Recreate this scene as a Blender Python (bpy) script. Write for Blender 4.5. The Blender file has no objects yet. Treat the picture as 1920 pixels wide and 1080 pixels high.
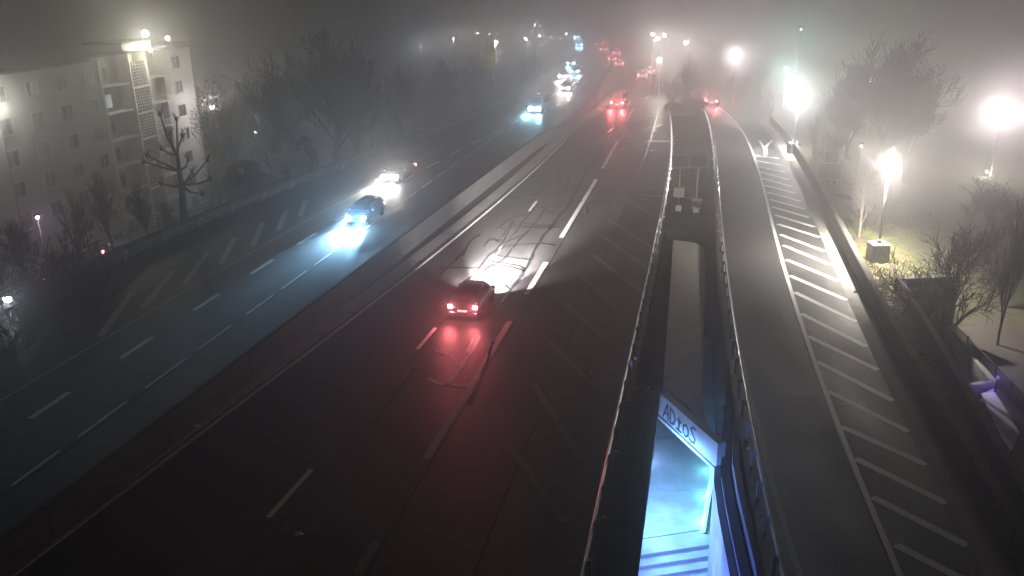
import bpy, bmesh, math, random
import numpy as np
from mathutils import Vector, Matrix

random.seed(7); np.random.seed(7)
SC = bpy.context.scene
COL = SC.collection

# ------------------------------------------------------------------ camera
FPX, HCAM = 1616.0, 17.0
PITCH = math.atan(580.0 / FPX); ROLL = math.radians(1.27)
FWD = Vector((0, math.cos(PITCH), -math.sin(PITCH)))
_r0 = Vector((1, 0, 0)); _u0 = Vector((0, math.sin(PITCH), math.cos(PITCH)))
RGT = _r0 * math.cos(ROLL) - _u0 * math.sin(ROLL)
UPV = _u0 * math.cos(ROLL) + _r0 * math.sin(ROLL)
CAMP = Vector((0, 0, HCAM))
cam = bpy.data.cameras.new('camera'); co = bpy.data.objects.new('camera', cam); COL.objects.link(co)
cam.sensor_width = 36; cam.lens = 36 * FPX / 1920; cam.clip_end = 3000; cam.clip_start = 0.1
M = Matrix((RGT, UPV, -FWD)).transposed().to_4x4(); M.translation = CAMP
co.matrix_world = M
SC.camera = co

# ------------------------------------------------------------------ night sky, exposure
w = bpy.data.worlds.new('World'); SC.world = w; w.use_nodes = True
bg = w.node_tree.nodes['Background']
bg.inputs[0].default_value = (1.0, 0.96, 0.97, 1); bg.inputs[1].default_value = 0.026
SC.view_settings.view_transform = 'Standard'; SC.view_settings.look = 'None'
SC.view_settings.exposure = -0.6; SC.view_settings.gamma = 1; SC.view_settings.use_curve_mapping = False
cy = SC.cycles
cy.use_denoising = True
try: cy.denoiser = 'OPENIMAGEDENOISE'
except Exception: pass
cy.max_bounces = 4; cy.diffuse_bounces = 1; cy.glossy_bounces = 2; cy.transmission_bounces = 3
cy.volume_bounces = 0; cy.transparent_max_bounces = 8
cy.sample_clamp_indirect = 2.0; cy.sample_clamp_direct = 0
cy.use_light_tree = True

# ------------------------------------------------------------------ helpers
def G(u, v, z=0.0):
    d = FWD + RGT * ((u - 960) / FPX) + UPV * ((540 - v) / FPX)
    t = (z - HCAM) / d.z
    return Vector((d.x * t, d.y * t, z))
def P(u, v, zc):
    return CAMP + (FWD + RGT * ((u - 960) / FPX) + UPV * ((540 - v) / FPX)) * zc

class MB:
    def __init__(s): s.v = []; s.f = []
    def add(s, vs, fs):
        o = len(s.v); s.v += [tuple(x) for x in vs]; s.f += [tuple(i + o for i in f) for f in fs]; return s
    def box(s, x0, x1, y0, y1, z0, z1):
        vs = [(x0,y0,z0),(x1,y0,z0),(x1,y1,z0),(x0,y1,z0),(x0,y0,z1),(x1,y0,z1),(x1,y1,z1),(x0,y1,z1)]
        return s.add(vs, [(3,2,1,0),(4,5,6,7),(0,1,5,4),(1,2,6,5),(2,3,7,6),(3,0,4,7)])
    def bbox(s, x0, x1, y0, y1, z0, z1, b=0.03):
        # box with chamfered upright and top edges
        pts = [(x0+b,y0),(x1-b,y0),(x1,y0+b),(x1,y1-b),(x1-b,y1),(x0+b,y1),(x0,y1-b),(x0,y0+b)]
        cx, cyy = (x0+x1)/2, (y0+y1)/2
        kx = 1 - b*2/max(x1-x0,1e-3); ky = 1 - b*2/max(y1-y0,1e-3)
        top = [(cx+(x-cx)*kx, cyy+(y-cyy)*ky, z1) for x, y in pts]
        vs = [(x,y,z0) for x,y in pts] + [(x,y,z1-b) for x,y in pts] + top
        fs = [tuple(range(7,-1,-1)), tuple(range(16,24))]
        for r in (0,8):
            for i in range(8): j=(i+1)%8; fs.append((r+i, r+j, r+8+j, r+8+i))
        return s.add(vs, fs)
    def tube(s, p0, p1, r0, r1=None, n=8, caps=True):
        r1 = r0 if r1 is None else r1
        p0 = Vector(p0); p1 = Vector(p1); d = (p1-p0)
        if d.length < 1e-6: return s
        d.normalize(); a = d.orthogonal().normalized(); b = d.cross(a)
        vs = []
        for p, r in ((p0,r0),(p1,r1)):
            for i in range(n):
                t = 2*math.pi*i/n; vs.append(p + a*(r*math.cos(t)) + b*(r*math.sin(t)))
        fs = [(i,(i+1)%n,n+(i+1)%n,n+i) for i in range(n)]
        if caps and n > 3: fs += [tuple(range(n-1,-1,-1)), tuple(range(n,2*n))]
        return s.add(vs, fs)
    def lathe(s, prof, c=(0,0,0), n=16, axis='z'):
        vs = []
        for r, z in prof:
            for i in range(n):
                t = 2*math.pi*i/n; a, b = r*math.cos(t), r*math.sin(t)
                vs.append((c[0]+a,c[1]+b,c[2]+z) if axis=='z' else (c[0]+z,c[1]+a,c[2]+b))
        fs = []
        for k in range(len(prof)-1):
            for i in range(n): fs.append((k*n+i, k*n+(i+1)%n, (k+1)*n+(i+1)%n, (k+1)*n+i))
        fs += [tuple(range(n-1,-1,-1)), tuple(range((len(prof)-1)*n, len(prof)*n))]
        return s.add(vs, fs)
    def quad(s, a, b, c, d): return s.add([a,b,c,d], [(0,1,2,3)])
    def ribbon(s, pts, wd, z=None):
        pts = [Vector(p) for p in pts]
        vs = []; n = len(pts)
        for i in range(n):
            t = pts[min(i+1,n-1)] - pts[max(i-1,0)]; t.z = 0
            t.normalize(); nn = Vector((t.y,-t.x,0))
            ww = wd[i] if isinstance(wd,(list,tuple)) else wd
            for sg in (-1,1):
                q = pts[i] + nn*(sg*ww/2)
                if z is not None: q.z = z
                vs.append(q)
        return s.add(vs, [(2*i,2*i+1,2*i+3,2*i+2) for i in range(n-1)])
    def sweep(s, pts, prof):
        """prof: list of (side offset, height), closed ring"""
        pts = [Vector(p) for p in pts]; n = len(pts); m = len(prof); vs = []
        for i in range(n):
            t = pts[min(i+1,n-1)] - pts[max(i-1,0)]; t.z = 0; t.normalize(); nn = Vector((t.y,-t.x,0))
            for a, h in prof: vs.append(pts[i] + nn*a + Vector((0,0,h)))
        fs = [(i*m+j, i*m+(j+1)%m, (i+1)*m+(j+1)%m, (i+1)*m+j) for i in range(n-1) for j in range(m)]
        fs += [tuple(range(m-1,-1,-1)), tuple((n-1)*m+j for j in range(m))]
        return s.add(vs, fs)
    def mesh(s, name, mat, smooth=False):
        me = bpy.data.meshes.new(name); me.from_pydata(s.v, [], s.f); me.update()
        if mat: me.materials.append(mat)
        if smooth: me.shade_smooth()
        return me
    def build(s, name, mat, parent=None, smooth=False, kind=None, loc=None):
        o = bpy.data.objects.new(name, s.mesh(name, mat, smooth)); COL.objects.link(o)
        if parent: o.parent = parent
        if kind: o['kind'] = kind
        if loc is not None: o.location = loc
        return o
def inst(name, me, parent=None, loc=None, rot=None, scale=None):
    o = bpy.data.objects.new(name, me); COL.objects.link(o)
    if parent: o.parent = parent
    if loc is not None: o.location = loc
    if rot is not None: o.rotation_euler = rot
    if scale is not None: o.scale = scale
    return o
def empty(name, loc, rz=0.0):
    o = bpy.data.objects.new(name, None); COL.objects.link(o); o.location = loc; o.rotation_euler = (0,0,rz)
    o.empty_display_size = 0.3; return o
def tag(o, label, cat, group=None):
    o['label'] = label; o['category'] = cat
    if group: o['group'] = group
    return o
def copy_tree(o, parent=None):
    c = o.copy(); COL.objects.link(c); c.parent = parent
    for ch in list(o.children): copy_tree(ch, c)
    return c

# ------------------------------------------------------------------ materials
def mat(name, c1, c2=None, scale=4.0, rough=0.8, bump=0.0, metal=0.0, detail=6, spec=0.5, coat=0.0, rough2=None, mid=0.5, width=0.2):
    m = bpy.data.materials.new(name); m.use_nodes = True; nt = m.node_tree; N = nt.nodes; L = nt.links
    b = N['Principled BSDF']; b.inputs['Roughness'].default_value = rough; b.inputs['Metallic'].default_value = metal
    b.inputs['Specular IOR Level'].default_value = spec
    if coat: b.inputs['Coat Weight'].default_value = coat
    if c2 is None: b.inputs['Base Color'].default_value = (*c1, 1)
    if c2 is not None or bump:
        tc = N.new('ShaderNodeTexCoord'); nz = N.new('ShaderNodeTexNoise')
        nz.inputs['Scale'].default_value = scale; nz.inputs['Detail'].default_value = detail; nz.inputs['Roughness'].default_value = 0.65
        L.new(tc.outputs['Object'], nz.inputs['Vector'])
        if c2 is not None:
            cr = N.new('ShaderNodeValToRGB'); cr.color_ramp.elements[0].color = (*c1,1); cr.color_ramp.elements[1].color = (*c2,1)
            cr.color_ramp.elements[0].position = mid-width; cr.color_ramp.elements[1].position = mid+width
            L.new(nz.outputs['Fac'], cr.inputs['Fac']); L.new(cr.outputs['Color'], b.inputs['Base Color'])
        if rough2 is not None:
            mr = N.new('ShaderNodeMapRange'); mr.inputs['From Min'].default_value=.35; mr.inputs['From Max'].default_value=.65
            mr.inputs['To Min'].default_value = rough; mr.inputs['To Max'].default_value = rough2
            L.new(nz.outputs['Fac'], mr.inputs['Value']); L.new(mr.outputs['Result'], b.inputs['Roughness'])
        if bump:
            bp = N.new('ShaderNodeBump'); bp.inputs['Strength'].default_value = bump; bp.inputs['Distance'].default_value = 0.02
            n2 = N.new('ShaderNodeTexNoise'); n2.inputs['Scale'].default_value = scale*9; n2.inputs['Detail'].default_value = 3
            L.new(tc.outputs['Object'], n2.inputs['Vector']); L.new(n2.outputs['Fac'], bp.inputs['Height']); L.new(bp.outputs['Normal'], b.inputs['Normal'])
    return m
def emis(name, c, s, base=(0.8,0.8,0.8)):
    m = bpy.data.materials.new(name); m.use_nodes = True; b = m.node_tree.nodes['Principled BSDF']
    b.inputs['Base Color'].default_value = (*base,1); b.inputs['Emission Color'].default_value = (*c,1); b.inputs['Emission Strength'].default_value = s
    b.inputs['Roughness'].default_value = 0.3
    m.cycles.emission_sampling = 'NONE'
    return m
def asphalt_mat(name, ca, cb, rough=0.5, patch=True):
    m = bpy.data.materials.new(name); m.use_nodes = True; nt = m.node_tree; N = nt.nodes; L = nt.links
    b = N['Principled BSDF']; tc = N.new('ShaderNodeTexCoord')
    def noise(s, d, r=.6, sc=None):
        n = N.new('ShaderNodeTexNoise'); n.inputs['Scale'].default_value=s; n.inputs['Detail'].default_value=d; n.inputs['Roughness'].default_value=r
        if sc:
            mp = N.new('ShaderNodeMapping'); mp.inputs['Scale'].default_value = sc; mp.inputs['Rotation'].default_value=(0,0,math.radians(16))
            L.new(tc.outputs['Object'], mp.inputs['Vector']); L.new(mp.outputs['Vector'], n.inputs['Vector'])
        else: L.new(tc.outputs['Object'], n.inputs['Vector'])
        return n
    big = noise(.35, 5, .6, (1,.22,1)); fine = noise(22, 4, .8); grit = noise(60, 2)
    cr = N.new('ShaderNodeValToRGB'); e = cr.color_ramp.elements
    e[0].position=.32; e[0].color=(*ca,1); e[1].position=.68; e[1].color=(*cb,1)
    L.new(big.outputs['Fac'], cr.inputs['Fac'])
    mx = N.new('ShaderNodeMix'); mx.data_type='RGBA'; mx.blend_type='OVERLAY'; mx.inputs['Factor'].default_value=.85
    L.new(cr.outputs['Color'], mx.inputs['A']); L.new(fine.outputs['Fac'], mx.inputs['B']); L.new(mx.outputs['Result'], b.inputs['Base Color'])
    mr = N.new('ShaderNodeMapRange'); mr.inputs['From Min'].default_value=.3; mr.inputs['From Max'].default_value=.7
    mr.inputs['To Min'].default_value=rough-.1; mr.inputs['To Max'].default_value=rough+.15
    L.new(big.outputs['Fac'], mr.inputs['Value']); L.new(mr.outputs['Result'], b.inputs['Roughness'])
    bp = N.new('ShaderNodeBump'); bp.inputs['Strength'].default_value=.5; bp.inputs['Distance'].default_value=.012
    L.new(grit.outputs['Fac'], bp.inputs['Height']); L.new(bp.outputs['Normal'], b.inputs['Normal'])
    return m
def paint_mat(name, c, wear=.45):
    m = bpy.data.materials.new(name); m.use_nodes = True; nt = m.node_tree; N = nt.nodes; L = nt.links
    b = N['Principled BSDF']; b.inputs['Roughness'].default_value=.55; tc = N.new('ShaderNodeTexCoord')
    n = N.new('ShaderNodeTexNoise'); n.inputs['Scale'].default_value=6; n.inputs['Detail'].default_value=8; n.inputs['Roughness'].default_value=.75
    L.new(tc.outputs['Object'], n.inputs['Vector'])
    cr = N.new('ShaderNodeValToRGB'); e=cr.color_ramp.elements; e[0].position=wear-.08; e[0].color=(.1,.1,.1,1); e[1].position=wear+.05; e[1].color=(*c,1)
    L.new(n.outputs['Fac'], cr.inputs['Fac']); L.new(cr.outputs['Color'], b.inputs['Base Color'])
    return m

ASPH = asphalt_mat('motorway_asphalt', (.018,.018,.021), (.055,.053,.053), .48)
ASPH_R = asphalt_mat('ramp_asphalt', (.032,.031,.032), (.06,.057,.057), .55)
PAINT = paint_mat('road_paint', (.82,.81,.79), .34)
PAINT_W = paint_mat('worn_road_paint', (.50,.49,.47), .42)
PAINT_F = paint_mat('dark_grey_road_paint', (.22,.215,.205), .47)  # darker, more broken grey paint for the faint markings
TAR = mat('sealing_tar', (.012,.012,.013), rough=.22, spec=.6)
CONC = mat('weathered_concrete', (.20,.19,.18), (.32,.31,.29), .9, .85, .4)
CONC_L = mat('pale_concrete', (.36,.35,.33), (.5,.49,.47), .8, .75, .3)
CONC_D = mat('dark_concrete', (.03,.029,.028), (.065,.063,.06), .7, .9, .4)
DIRT = mat('bare_dirt', (.02,.019,.016), (.05,.045,.036), 1.6, .95, .8)
GRASS_S = mat('winter_grass_soil', (.028,.028,.017), (.075,.075,.038), 1.1, .95, .8, detail=9)
BLADE = mat('grass_blades', (.10,.13,.035), (.24,.26,.09), 3.0, .8)
LITTER = mat('leaf_litter', (.08,.05,.025), (.24,.17,.09), 5.0, .85)
STEEL = mat('galvanised_steel', (.42,.43,.44), (.56,.57,.58), 3.0, .38, 0, .75)
POLE = mat('grey_painted_pole', (.13,.13,.13), (.2,.2,.2), 3, .6)
STEEL_D = mat('dull_steel', (.07,.07,.073), rough=.6, metal=.3)
BLACKM = mat('black_painted_metal', (.02,.02,.022), rough=.45)
BARK = mat('winter_bark', (.016,.014,.012), (.045,.04,.035), 7, .9, .5)
BARK_P = mat('pale_bark', (.12,.115,.105), (.2,.19,.17), 9, .85, .4)
LEAF_D = mat('evergreen_leaf', (.02,.035,.014), (.05,.07,.03), 6, .7)
LEAF_B = mat('dry_winter_leaf', (.30,.25,.17), (.5,.42,.3), 6, .7)
LEAF_Y = mat('yellow_leaf', (.38,.30,.08), (.55,.45,.15), 6, .7)
RENDER_W = mat('cream_render', (.34,.34,.33), (.46,.46,.44), .25, .9, .2)
GLASS_D = mat('dark_window_glass', (.02,.022,.026), rough=.12)
FRAME_W = mat('white_window_frame', (.42,.42,.4), rough=.5)
TILE_R = mat('lamp_paled_roof', (.35,.3,.28), (.48,.43,.4), 3, .8)  # hut roof paled in its colour to stand for lamplight on it
WHITE_C = mat('white_painted_concrete', (.6,.59,.55), (.75,.74,.7), 1.5, .7)
PANE_LIT = emis('lit_window_pane', (.85,.92,1.0), 1.0)
RUBBER = mat('tyre_rubber', (.018,.018,.018), rough=.85)

def curve_pts(pts, n=6):
    """Catmull-Rom through ground points"""
    p = [Vector(q) for q in pts]; p = [p[0]*2-p[1]] + p + [p[-1]*2-p[-2]]
    out = []
    for i in range(1, len(p)-2):
        for k in range(n):
            t = k/n; a,b,c,d = p[i-1],p[i],p[i+1],p[i+2]
            out.append(.5*((2*b)+(c-a)*t+(2*a-5*b+4*c-d)*t*t+(3*b-a-3*c+d)*t**3))
    out.append(p[-2]); return out

# ------------------------------------------------------------------ road alignment
FAR_Y = [130,150,170,190,220,260,320,420,560]
FAR_X = [0.4,5.0,8.2,10.6,13.6,16.5,19,21,20]        # far course of the left wall
def fitline(px, z=0.0, off=None, deg=3, ext_from=None):
    """returns f(y): pixel-traced ground line near, wall offset far"""
    g = [G(u,v,z) for u,v in px]; ys = np.array([q.y for q in g]); xs = np.array([q.x for q in g])
    c = np.polyfit(ys, xs, deg)
    y0 = ys.min(); y1 = ys.max() if ext_from is None else ext_from
    def f(y):
        if y < y0:
            s = np.polyval(np.polyder(c), y0); return float(np.polyval(c,y0) + s*(y-y0))
        if y <= y1: return float(np.polyval(c,y))
        base = float(np.polyval(c,y1)) - wl(y1)
        tgt = base if off is None else off
        k = min(1,(y-y1)/60.); k = k*k*(3-2*k)
        return wl(y) + base*(1-k) + tgt*k
    return f
_wl = [G(u,v) for u,v in [(0,605),(240,480),(480,375),(600,335),(720,285),(850,235)]]
_wc = np.polyfit([q.y for q in _wl]+[128.8,143,153.5,169.5], [q.x for q in _wl]+[-.2,3.3,5.7,7.9], 4)
def wl(y):
    y0=_wl[0].y
    if y < y0: return float(np.polyval(_wc,y0)+np.polyval(np.polyder(_wc),y0)*(y-y0))
    if y < 150: return float(np.polyval(_wc,y))
    return float(np.interp(y, FAR_Y, FAR_X)) + float(np.polyval(_wc,150))-5.0
L_THIN = fitline([(30,910),(115,845),(235,752),(340,673),(430,610),(510,553),(578,508),(700,420),(900,275)], off=8.2, deg=2, ext_from=100)
L_THICK = fitline([(60,785),(135,735),(220,672),(285,632),(355,583),(412,551),(470,513),(513,487),(597,437),(830,298)], off=4.8, deg=2, ext_from=95)
L_EDGE = fitline([(150,660),(340,555),(470,470),(600,400)], off=1.6, deg=2)
L_MED = fitline([(300,790),(600,560),(750,450),(850,372),(1000,262)], z=.9, off=11.6, deg=2)
L_GUT = fitline([(610,640),(770,510),(870,430),(1000,325),(1080,240)], off=14.6, deg=2)
L_A2 = fitline([(510,970),(585,880),(775,655),(805,615),(940,485),(990,393),(1005,378)], off=17.6, deg=2)
L_A = fitline([(690,1030),(800,860),(880,740),(960,600),(985,550),(1025,490),(1050,445),(1115,337),(1130,315),(1160,265),(1182,210)], off=21.2, deg=3)
L_GR = fitline([(1100,1060),(1150,850),(1190,660),(1215,520),(1237,420),(1258,280),(1252,215)], off=25.5, deg=3)
L_GR2 = fitline([(1440,1080),(1385,780),(1358,560),(1340,400),(1335,280),(1315,200)], off=27, deg=3)
L_R1 = fitline([(1500,1075),(1440,880),(1385,660),(1360,480),(1345,330),(1330,230)], off=28, deg=3)
L_R2 = fitline([(1690,1080),(1600,880),(1545,720),(1500,600),(1460,460),(1430,350),(1400,260),(1345,200)], off=33, deg=4)
L_WR = fitline([(1790,860),(1700,720),(1640,600),(1570,440),(1520,350),(1465,260),(1440,230)], off=36, deg=3)
def yr(a, b, s):
    n = max(1,int(round((b-a)/s))); return [a+(b-a)*i/n for i in range(n+1)]
YS = yr(8,120,2)+yr(125,300,5)[0:]+yr(310,620,20)
def strip(f0, f1, ys, z=0.0):
    m = MB(); vs=[]
    for y in ys: vs += [(f0(y),y,z),(f1(y),y,z)]
    return m.add(vs, [(2*i,2*i+1,2*i+3,2*i+2) for i in range(len(ys)-1)])
def line_pts(f, ys, z=0.0): return [Vector((f(y),y,z)) for y in ys]
def heading(f, y): return -math.atan2(f(y+1)-f(y-1), 2.0)     # rotation about z of something facing +y

# ------------------------------------------------------------------ terrain
def smooth(t): t=max(0,min(1,t)); return t*t*(3-2*t)
PIT_L = lambda y: float(np.interp(y,[10,22,26,28.8,33,38,44,46.5,60],[14.6,16.3,17.2,17.9,18.9,20.1,21.4,22.0,24.5]))
PIT_R = lambda y: float(np.interp(y,[10,22,35.5,38.7,39.2,45.5,50],[16.8,18.7,21.4,21.9,24.1,25.1,25.9]))
def ground_z(x, y):
    a, b = wl(y)-.6, L_WR(y)+.5
    if x < a:
        d = a-x; z = -.35 - 7.7*smooth((d-1.0)/13)
        return z - 4*smooth((d-20)/25)
    if x <= b:
        return -.35 if y > 60.5 else -9.0
    vw = 5.5 if y > 47 else 0
    d = x-b
    if y <= 46.5:
        pl = PIT_L(y)
        if x < pl-.1: return -.12
        if x < PIT_R(y)-.1: return -6.2
        return -3.0
    z = -.12 - 2.9*smooth((d-vw)/7)
    k = smooth((x-24.6)/3.0)*(1-smooth((y-47)/10))
    return z*(1-k) - 3.0*k
xs = sorted(set(yr(-420,-130,29)+yr(-130,-42,4)+yr(-42,40,1.0)+yr(40,100,4)+yr(100,420,32)))
ysg = sorted(set(yr(2,62,1.0)+yr(62,130,2)+yr(130,260,6.5)+yr(260,1000,37)))
m = MB(); nx=len(xs); vs=[]
for y in ysg:
    for x in xs:
        n = (math.sin(x*1.7+y*.9)+math.sin(x*.63-y*1.3))*.03
        vs.append((x,y,ground_z(x,y)+n))
m.add(vs,[(j*nx+i,j*nx+i+1,(j+1)*nx+i+1,(j+1)*nx+i) for j in range(len(ysg)-1) for i in range(nx-1)])
ground = m.build('ground', GRASS_S, kind='structure', smooth=True)

# car park and lane on the low ground left
m = MB(); m.quad(Vector((-75,45,0)),Vector((-38,45,0)),Vector((-32,150,0)),Vector((-70,150,0)))
for i,vv in enumerate(m.v): m.v[i]=(vv[0],vv[1],-11.9)
m.build('car_park_surface', asphalt_mat('old_asphalt',(.05,.05,.05),(.09,.088,.085),.7), kind='structure')

# ------------------------------------------------------------------ carriageways
lm = lambda y: L_MED(y)
left_road = strip(lambda y: wl(y)+.2, lm, YS, 0).build('left_carriageway', ASPH, kind='structure')
MEDW = 0.55
right_road = strip(lambda y: L_GUT(y), lambda y: L_GR(y)+.35, YS, 0).build('right_carriageway', ASPH, kind='structure')
ramp = strip(lambda y: L_GR2(y)-.1, lambda y: L_WR(y)+.05, YS, 0.0).build('ramp_carriageway', ASPH_R, kind='structure')
strip(lambda y: L_MED(y)+MEDW, lambda y: L_GUT(y)-1.45, YS, -.03).build('median_dirt', DIRT, kind='structure')
# pale channel beside the median, cast in lengths
gut = empty('drain_channel', (0,0,0)); gut['kind']='structure'
yy = 20.0
while yy < 130:
    a = strip(lambda y: L_GUT(y)-1.45, lambda y: L_GUT(y)-.28, yr(yy,yy+2.94,.98), .012); a.build('channel_slab', CONC_L, gut)
    a = MB().sweep(line_pts(lambda y: L_GUT(y)-.03, yr(yy,yy+2.94,.98), 0), [(-.08,0),(.08,0),(.08,.05),(-.08,.05)]); a.build('kerb_edge', CONC_L, gut)
    yy += 3.0
strip(lambda y: L_GUT(y)-.28, lambda y: L_GUT(y)-.11, YS, -.02).build('slot_drain', DIRT, gut)
# outer shoulder of far gore
strip(lambda y: L_GR(y)+.35, lambda y: L_GR2(y)-.1, [y for y in YS if y>=60.0], -.02).build('gore_ground', mat('dark_gore_soil',(.014,.016,.010),(.035,.04,.022),1.2,.95,.8), kind='structure')

# ---- painted markings
def dash(parent, f, y0, y1, wd, mt=PAINT, name='lane_dash', z=.004):
    MB().ribbon(line_pts(f, yr(y0,y1,1.0), z), wd).build(name, mt, parent)
def dashes_px(parent, f, px, wd, mt, ext, per, ln, name='lane_dash'):
    last = 0
    for a,b in px:
        ya, yb = G(*a).y, G(*b).y
        dash(parent, f, min(ya,yb), max(ya,yb), wd, mt, name); last = max(last,ya,yb)
    y = last+per-ln
    while y < ext: dash(parent, f, y, y+ln, wd, mt, name); y += per
dashes_px(left_road, L_THIN, [((30,910),(115,845)),((150,820),(235,752)),((265,728),(340,673)),((365,655),(430,610)),((455,590),(510,553)),((528,542),(578,508))], .13, PAINT, 150, 4.2, 3.0)
dashes_px(left_road, L_THICK, [((60,785),(135,735)),((220,672),(285,632)),((355,583),(412,551)),((470,513),(513,487)),((560,458),(597,437))], .27, PAINT, 150, 6.3, 3.1)
dash(left_road, L_EDGE, 33, 150, .12, PAINT_W, 'edge_line')
dashes_px(right_road, L_A2, [((510,970),(585,880)),((775,655),(805,615)),((985,396),(1006,377))], .2, PAINT, 60, 60, 3)
for a,b in [((910,493),(935,463))]:
    dash(right_road, L_A2, G(*a).y, G(*b).y, .2, PAINT)
for a,b,mt in [((660,1075),(705,1015),PAINT_F),((800,860),(960,602),PAINT_W),((985,552),(1025,492),PAINT),((1050,445),(1116,336),PAINT),((1128,316),(1160,264),PAINT),((1175,228),(1184,205),PAINT)]:
    ya,yb=G(*a).y,G(*b).y; dash(right_road, L_A, ya, yb, .3, mt)
for k in range(6): dash(right_road, L_A, 128+k*13, 131+k*13, .3, PAINT)
dash(ramp, L_R1, 20, 125, .22, PAINT_W, 'edge_line')
dash(ramp, L_R2, 20, 118, .2, PAINT, 'edge_line')
def bar(parent, a, b, wd, mt, name='hatch_stripe'):
    pa, pb = G(*a), G(*b); n = 4
    MB().ribbon([pa.lerp(pb,i/n) for i in range(n+1)], wd, .008).build(name, mt, parent)
for a,b in [((248,548),(188,630)),((326,507),(268,577)),((390,472),(345,533)),((441,446),(413,495)),((493,418),(474,461)),((536,396),(522,432)),((573,376),(563,405))]:
    bar(left_road, a, b, .40, PAINT_W)
for a,b in [((1157,365),(1226,404)),((1140,412),(1222,463)),((1128,442),(1214,502)),((1112,478),(1200,545)),((1092,520),(1160,580)),((1060,570),(1140,640)),((1030,640),(1120,730)),((1000,720),(1090,860)),((950,830),(1060,980))]:
    bar(right_road, a, b, .3, PAINT_F)
# ramp hatching: stripes from the edge line to the right
HS = [((1412,291),(1461,297)),((1416,301),(1467,310)),((1420,312),(1471,323)),((1424,322),(1478,337)),((1428,334),(1485,350)),((1433,347),(1492,363)),((1438,360),(1500,377)),((1443,374),(1508,392)),((1448,388),(1517,408)),((1453,403),(1528,426)),((1458,420),(1537,445)),((1463,440),(1548,472)),((1469,460),(1558,497)),((1475,487),(1572,527)),((1481,517),(1588,563)),((1490,548),(1606,604)),((1502,588),(1624,650)),((1514,630),(1646,694)),((1532,678),(1675,752)),((1552,733),(1704,810)),((1578,800),(1737,872)),((1604,860),(1774,944)),((1636,932),(1815,1024)),((1680,1022),(1850,1110))]
for a,b in HS: bar(ramp, a, b, .33, PAINT)
# painted arrow at the head of the ramp
m = MB(); m.ribbon([G(1436,290),G(1434,276)], .35, .008); m.ribbon([G(1434,277),G(1448,263)], .22, .009); m.ribbon([G(1432,277),G(1424,264)], .22, .01)
m.build('painted_arrow', PAINT, ramp)
# faint scrapes of old paint behind the near car
m = MB()
for pts,wd in [([(890,631),(897,632),(886,655),(875,669),(862,690),(850,708),(838,722)],[.1,.22,.26,.2,.16,.15,.1]),([(888,634),(880,652),(872,668)],.12),
        ([(823,663),(845,668),(856,680),(859,690)],.10),([(803,710),(826,720),(848,722),(878,725)],[.04,.09,.11,.08]),([(815,655),(836,668)],.05),([(868,700),(885,740)],.04)]:
    m.ribbon(curve_pts([G(*p) for p in pts],4) if len(pts)>2 else [G(*p) for p in pts], wd*1.3 if not isinstance(wd,list) else .22, .009)
m.build('scraped_paint', PAINT, right_road)
# thin pale streaks on the ramp
m=MB(); m.ribbon([G(*p) for p in [(1560,762),(1590,755)]],.05,.009); m.build('scraped_paint', PAINT_W, ramp)

# ---- sealed cracks (tar)
cr = [[(1037,420),(1007,460),(993,490),(977,517),(950,553),(940,566)],[(963,415),(940,457),(913,483),(893,510),(873,528)],[(990,433),(963,463),(943,487),(917,500),(897,523)],
 [(873,467),(850,493),(830,510),(823,527)],[(1023,387),(1010,410),(970,453)],[(1040,460),(1010,457),(950,462),(930,477),(960,483),(993,487)],[(913,490),(953,495),(977,500),(983,510)],
 [(920,498),(957,500),(980,508)],[(843,502),(903,503),(955,504)],[(885,527),(913,522),(953,517),(977,516)],[(913,523),(937,528),(957,543)],[(917,450),(940,450)],[(907,463),(920,447),(936,455)],
 [(960,423),(1003,427),(1040,427)],[(940,457),(990,437)],[(1145,252),(1130,280),(1112,302),(1092,335),(1065,387),(1050,402),(1030,432)],[(1118,272),(1087,290),(1078,295)],
 [(1100,250),(1088,265),(1097,270),(1110,260)],[(1055,290),(1062,293),(1072,286)],[(1050,325),(1040,335)],[(1020,340),(1022,355),(995,368)],[(950,372),(978,372)],[(972,417),(1052,427)],[(1022,395),(1042,402)],[(962,415),(940,445)],
 [(1078,295),(1060,305),(1040,330),(1030,350)],[(1125,240),(1110,262),(1100,280),(1078,300)],[(830,500),(810,525)],[(1010,380),(985,410),(963,440)],[(1000,400),(960,410),(930,430)],[(900,440),(880,455),(868,480)],[(1052,362),(1018,366),(990,380)],[(1075,330),(1050,332),(1024,338)],
 [(925,640),(905,700),(880,760)],[(780,690),(740,740),(700,800)],[(1100,310),(1080,312),(1064,320)],[(1150,240),(1138,250),(1120,262)]]
rs = random.Random(3); m = MB()
for pts in cr:
    g = curve_pts([G(*p) for p in pts], 6)
    g = [q+Vector((rs.uniform(-.04,.04),rs.uniform(-.06,.06),0)) for q in g]
    w0 = rs.uniform(.13,.22)
    m.ribbon(g, [w0*rs.uniform(.6,1.3) for _ in g], .012)
for k in range(30):   # more cracks up the road and across both lanes
    y = rs.uniform(60,118); x = L_GUT(y)+rs.uniform(1,8.5)
    p = [Vector((x,y,0))]; d = rs.uniform(-.3,.3)+(0 if rs.random()<.6 else 1.4)
    for j in range(rs.randint(4,9)): p.append(p[-1]+Vector((math.sin(d+.3)*.9,math.cos(d+.3)*.9,0))); d += rs.uniform(-.35,.35)
    m.ribbon(p, rs.uniform(.10,.17), .014)
tar = m.build('crack_sealing', TAR, right_road); tar['kind']='stuff'

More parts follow.
